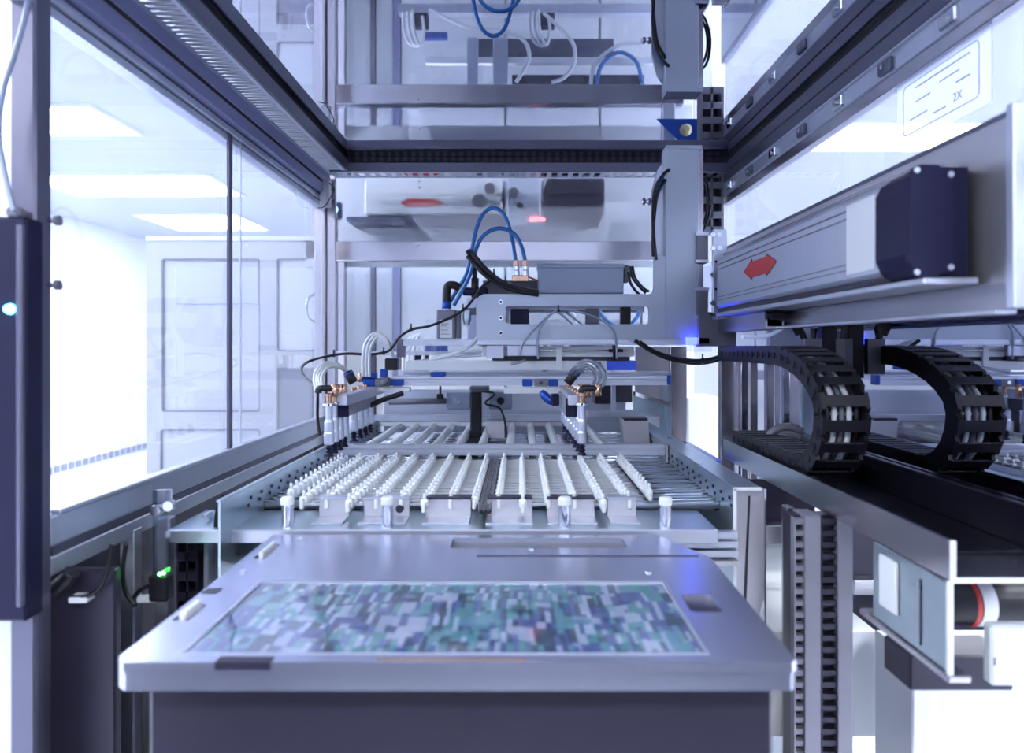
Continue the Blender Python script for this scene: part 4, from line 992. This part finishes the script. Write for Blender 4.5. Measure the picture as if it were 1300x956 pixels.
# ------------------------------------------------------------------ right: ducts and brackets below the tray
YD = 1.33
for a, b, mid, lb in ((1009, 1042, 1022, 'left of two vertical slotted wire ducts below the tray'), (1043, 1083, 1064, 'right of two vertical slotted wire ducts below the tray')):
    t = Thing('wire_duct', lb, 'wire duct', (X((a + b) / 2, YD), YD, GZ), 'wire ducts below the tray')
    t.part('cover', MB().box(X(mid, YD), X(b, YD), YD, YD + .06, GZ, -.318, .001), 'duct')
    t.part('backing', MB().box(X(a, YD), X(mid, YD), YD + .02, YD + .06, GZ, -.322), 'dpanel')
    s = MB().box(X(a, YD), X(a + 2, YD), YD + .002, YD + .02, GZ, -.322)
    for i in range(46): s.box(X(a + 2, YD), X(mid, YD), YD + .006, YD + .02, -.335 - i * .022, -.335 - i * .022 + .010)
    t.part('finger_row', s, 'duct' if a < 1020 else 'dpanel')
one('support_post', MB().box(X(999, 1.4), X(1009, 1.4), 1.40, 1.43, GZ, -.318, .002), 'steel_z', 'dark steel post touching the left wire duct below tray', 'post')
hb = Thing('hanger_bracket', 'zinc hanger bracket with bright edge under the near end of the tray', 'bracket', (.58, 1.05, -.44))
hb.part('sheet', MB().box(.578, .582, .958, 1.16, -.440, -.319, .001), 'zinc')
hb.part('bright_edge', MB().box(.576, .583, .953, .958, -.442, -.316), 'white')
hb.part('foot', MB().box(.574, .606, .950, 1.20, -.452, -.442, .002), 'steel')
hb.part('side_tab', MB().box(.5765, .578, 1.02, 1.023, -.43, -.335), 'dpanel')
hb.part('white_panel', MB().box(.572, .577, 1.08, 1.13, -.41, -.330, .001), 'white')
dm = Thing('drive_motor', 'black cylindrical drive motor with red label under the tray', 'motor', (.70, 1.10, -.44))
dm.part('barrel', MB().lathe((.61, 1.13, -.405), [(0, 0), (.034, 0), (.038, .004), (.038, .19), (.034, .194), (0, .194)], 24, 'X'), 'black')
dm.part('label', MB().lathe((.716, 1.13, -.405), [(.0385, 0), (.0385, .022)], 24, 'X'), 'paper')
dm.part('label', MB().lathe((.706, 1.13, -.405), [(.0387, 0), (.0387, .008)], 24, 'X'), 'red', label='red band')
dm.part('shaft', MB().lathe((.61, 1.13, -.46), [(0, 0), (.010, 0), (.010, .05), (0, .05)], 12, 'X'), 'chrome')
dm.part('base', MB().box(.60, .76, 1.09, 1.17, -.53, -.475, .003), 'dpanel')
jb = Thing('junction_box', 'small white junction box at the lower right corner', 'box', (.70, .98, -.46))
jb.part('housing', MB().box(.652, .74, .98, 1.0, -.47, -.386, .004), 'white')
jb.part('slot', MB().box(.655, .657, .978, .98, -.44, -.43), 'grey')
one('white_shelf', MB().box(.50, .73, 1.45, 1.85, -.80, -.58, .004), 'panelw', 'white lower cabinet behind the wire ducts', 'cabinet')
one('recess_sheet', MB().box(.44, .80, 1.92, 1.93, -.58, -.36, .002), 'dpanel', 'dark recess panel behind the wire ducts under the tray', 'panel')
one('white_sheet', MB().box(.44, .80, 1.90, 1.915, GZ, -.52, .002), 'panelw', 'white sheet low down behind the right corner of the carrier plate', 'panel')
one('steel_rail', MB().box(.44, .80, 1.86, 1.90, -.52, -.47, .002), 'steel', 'horizontal steel rail crossing behind the wire ducts', 'rail')

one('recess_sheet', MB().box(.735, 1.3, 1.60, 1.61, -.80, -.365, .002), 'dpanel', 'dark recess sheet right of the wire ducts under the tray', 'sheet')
one('steel_rail', MB().box(.735, 1.3, 1.56, 1.60, Z(756, 1.56), Z(737, 1.56), .002), 'steel_x', 'horizontal steel rail right of the wire ducts', 'rail')
one('white_plinth', MB().box(.72, 1.3, 1.30, 1.44, GZ, Z(838, 1.3), .003), 'panelw', 'white plinth at the bottom right behind the junction box', 'plinth')
# ------------------------------------------------------------------ left: parts under the window rail
sn = Thing('optical_sensor', 'black optical sensor with green lights hanging on a clear strip', 'sensor', (X(205, 1.27), 1.27, Z(762, 1.27)))
YS = 1.27
sn.part('body', MB().box(X(192, YS), X(217, YS), YS - .012, YS + .012, Z(762, YS), Z(728, YS), .004), 'black')
sn.part('hanger_strip', MB().box(X(194, YS), X(199, YS), YS - .002, YS + .002, Z(730, YS), Z(622, YS)).box(X(211, YS), X(216, YS), YS - .002, YS + .002, Z(730, YS), Z(622, YS)).box(X(194, YS), X(216, YS), YS - .001, YS + .001, Z(730, YS), Z(622, YS)), 'glassc')
sn.part('hanger_plate', MB().box(X(197, YS), X(217, YS), YS + .003, YS + .006, Z(640, YS), Z(622, YS), .001), 'steel_plate')
for px, py in ((203, 646), (219, 640)): sn.part('thumb_screw', MB().lathe((X(px, YS), YS - .004, Z(py, YS)), [(0, -.014), (.009, -.014), (.010, -.010), (.010, 0)], 14, 'Y'), 'chrome')
for px, py in ((207, 726), (212, 724.5)): sn.part('green_light', MB().lathe((X(px, YS), YS - .012, Z(py, YS)), [(0, -.003), (.003, -.002), (.0035, 0)], 8, 'Y'), 'led_green')
sn.part('cable_gland', MB().box(X(172, YS), X(197, YS), YS, YS + .015, Z(766, YS), Z(758, YS), .002), 'white')
cable('sensor_cable', 'black cable curling from the optical sensor to the left', [PL([(194, 742), (180, 748), (170, 760), (172, 770)], 1.27)], .004, 'black')
cable('sensor_cable', 'black cable hanging in a bow below the window rail', [PL([(142, 690), (138, 720), (125, 748), (105, 758), (88, 758)], 1.15), PL([(160, 690), (156, 725), (160, 752), (172, 768)], 1.22)], .004, 'black')
cable('sensor_cable', 'black cable bowing down the inner left zinc side plate', [PL([(284, 626), (276, 650), (275, 675), (284, 695), (303, 702)], 1.36)], .0045, 'black')
for i, (a, b, yy, m, lb) in enumerate(((152, 170, 1.36, 'alu', 'pale profile leg left of the hanging sensor'), (196, 214, 1.45, 'alu', 'aluminium profile leg right behind the hanging sensor'),
        (258, 264, 1.40, 'alu', 'thin bright strip leg left of the zinc side plate'), (268, 274, 1.44, 'alu', 'thin pale strip leg beside the zinc side plate'), (302, 316, 1.48, 'alu', 'pale leg under the infeed deck'))):
    one('support_profile', MB().box(X(a, yy), X(b, yy), yy, yy + .03, GZ, -.352 if i != 2 else -.33, .002), m, lb, 'leg', 'frame legs on the left')
slotted_duct('wire_duct', 'dark slotted wire duct standing behind the left sensor', X(224, 1.42), X(251, 1.42), 1.42, GZ, -.372, .04, 'dpanel')
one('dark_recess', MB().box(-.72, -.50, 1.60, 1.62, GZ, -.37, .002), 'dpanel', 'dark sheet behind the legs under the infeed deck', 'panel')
one('white_block', MB().box(X(160, 1.55), X(190, 1.55), 1.55, 1.58, GZ, -.55, .002), 'panelw', 'white block low between the left frame legs', 'block')
one('cross_rail', MB().box(-.75, -.57, 1.50, 1.53, -.43, -.40, .002), 'steel_x', 'short steel cross rail under the window rail', 'rail')
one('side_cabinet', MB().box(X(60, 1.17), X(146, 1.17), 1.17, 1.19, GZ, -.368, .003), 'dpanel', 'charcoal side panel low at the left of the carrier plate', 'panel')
ck = Thing('cable_clip', 'small white clip holding black cable at the dark side panel', 'clip', P(98, 762, 1.16))
ck.part('clip_body', MB().box(X(88, 1.15), X(112, 1.15), 1.145, 1.17, Z(765, 1.15), Z(757, 1.15), .002), 'white')
ck.part('black_plug', MB().tube(PL([(68, 750), (82, 738), (92, 726)], 1.15), .013, 10, 3), 'black')
# far left edge
eu = Thing('door_lock_unit', 'slim black door lock unit with a cyan light at the left edge', 'lock', (-.80, 1.05, -.44))
eu.part('housing', MB().box(-.87, X(33, 1.06), 1.06, 1.10, Z(790, 1.06), Z(275, 1.06), .004), 'navy')
eu.part('light_strip', MB().box(X(22, 1.055), X(30, 1.055), 1.05, 1.06, Z(770, 1.055), Z(285, 1.055), .002), 'alu_dark')
eu.part('cyan_light', MB().lathe((X(7, 1.05), 1.06, Z(392, 1.05)), [(0, -.008), (.006, -.007), (.008, 0)], 12, 'Y'), 'led_cyan')
eu.part('top_fitting', MB().box(X(5, 1.06), X(24, 1.06), 1.06, 1.08, Z(275, 1.06), Z(262, 1.06), .004), 'grey')
cable('door_cable', 'grey blue cable curving down the left edge of the frame', [PL([(40, -30), (32, 20), (18, 70), (4, 115), (-2, 170), (8, 230), (18, 268)], 1.05)], .004, 'box')
fx = Thing('corner_clamp', 'small steel clamp with cable ties at the far left beam corner', 'clamp', P(414, 262, 2.6))
fx.part('bracket', MB().box(X(406, 2.6), X(418, 2.6), 2.6, 2.63, Z(262, 2.6), Z(228, 2.6), .002), 'steel_plate')
fx.part('tie_end', MB().tube(PL([(418, 232), (424, 240), (420, 250), (412, 262), (404, 264)], 2.59), .002, 6, 4), 'black')
for i, (px, py, yy) in enumerate(((73, 280, 1.14), (75, 362, 1.14))):
    t = Thing('rubber_bumper', ['upper small round knob on the near left frame post', 'lower small round knob on the near left frame post'][i], 'knob', P(px, py, yy), 'small knobs on the left frame')
    t.part('stem', MB().cyl(P(62, py, yy - .03), P(72, py, yy - .03), .004, 8), 'chrome'); t.part('head', MB().cyl(P(71, py, yy - .03), P(76, py, yy - .03), .008, 12), 'grey')
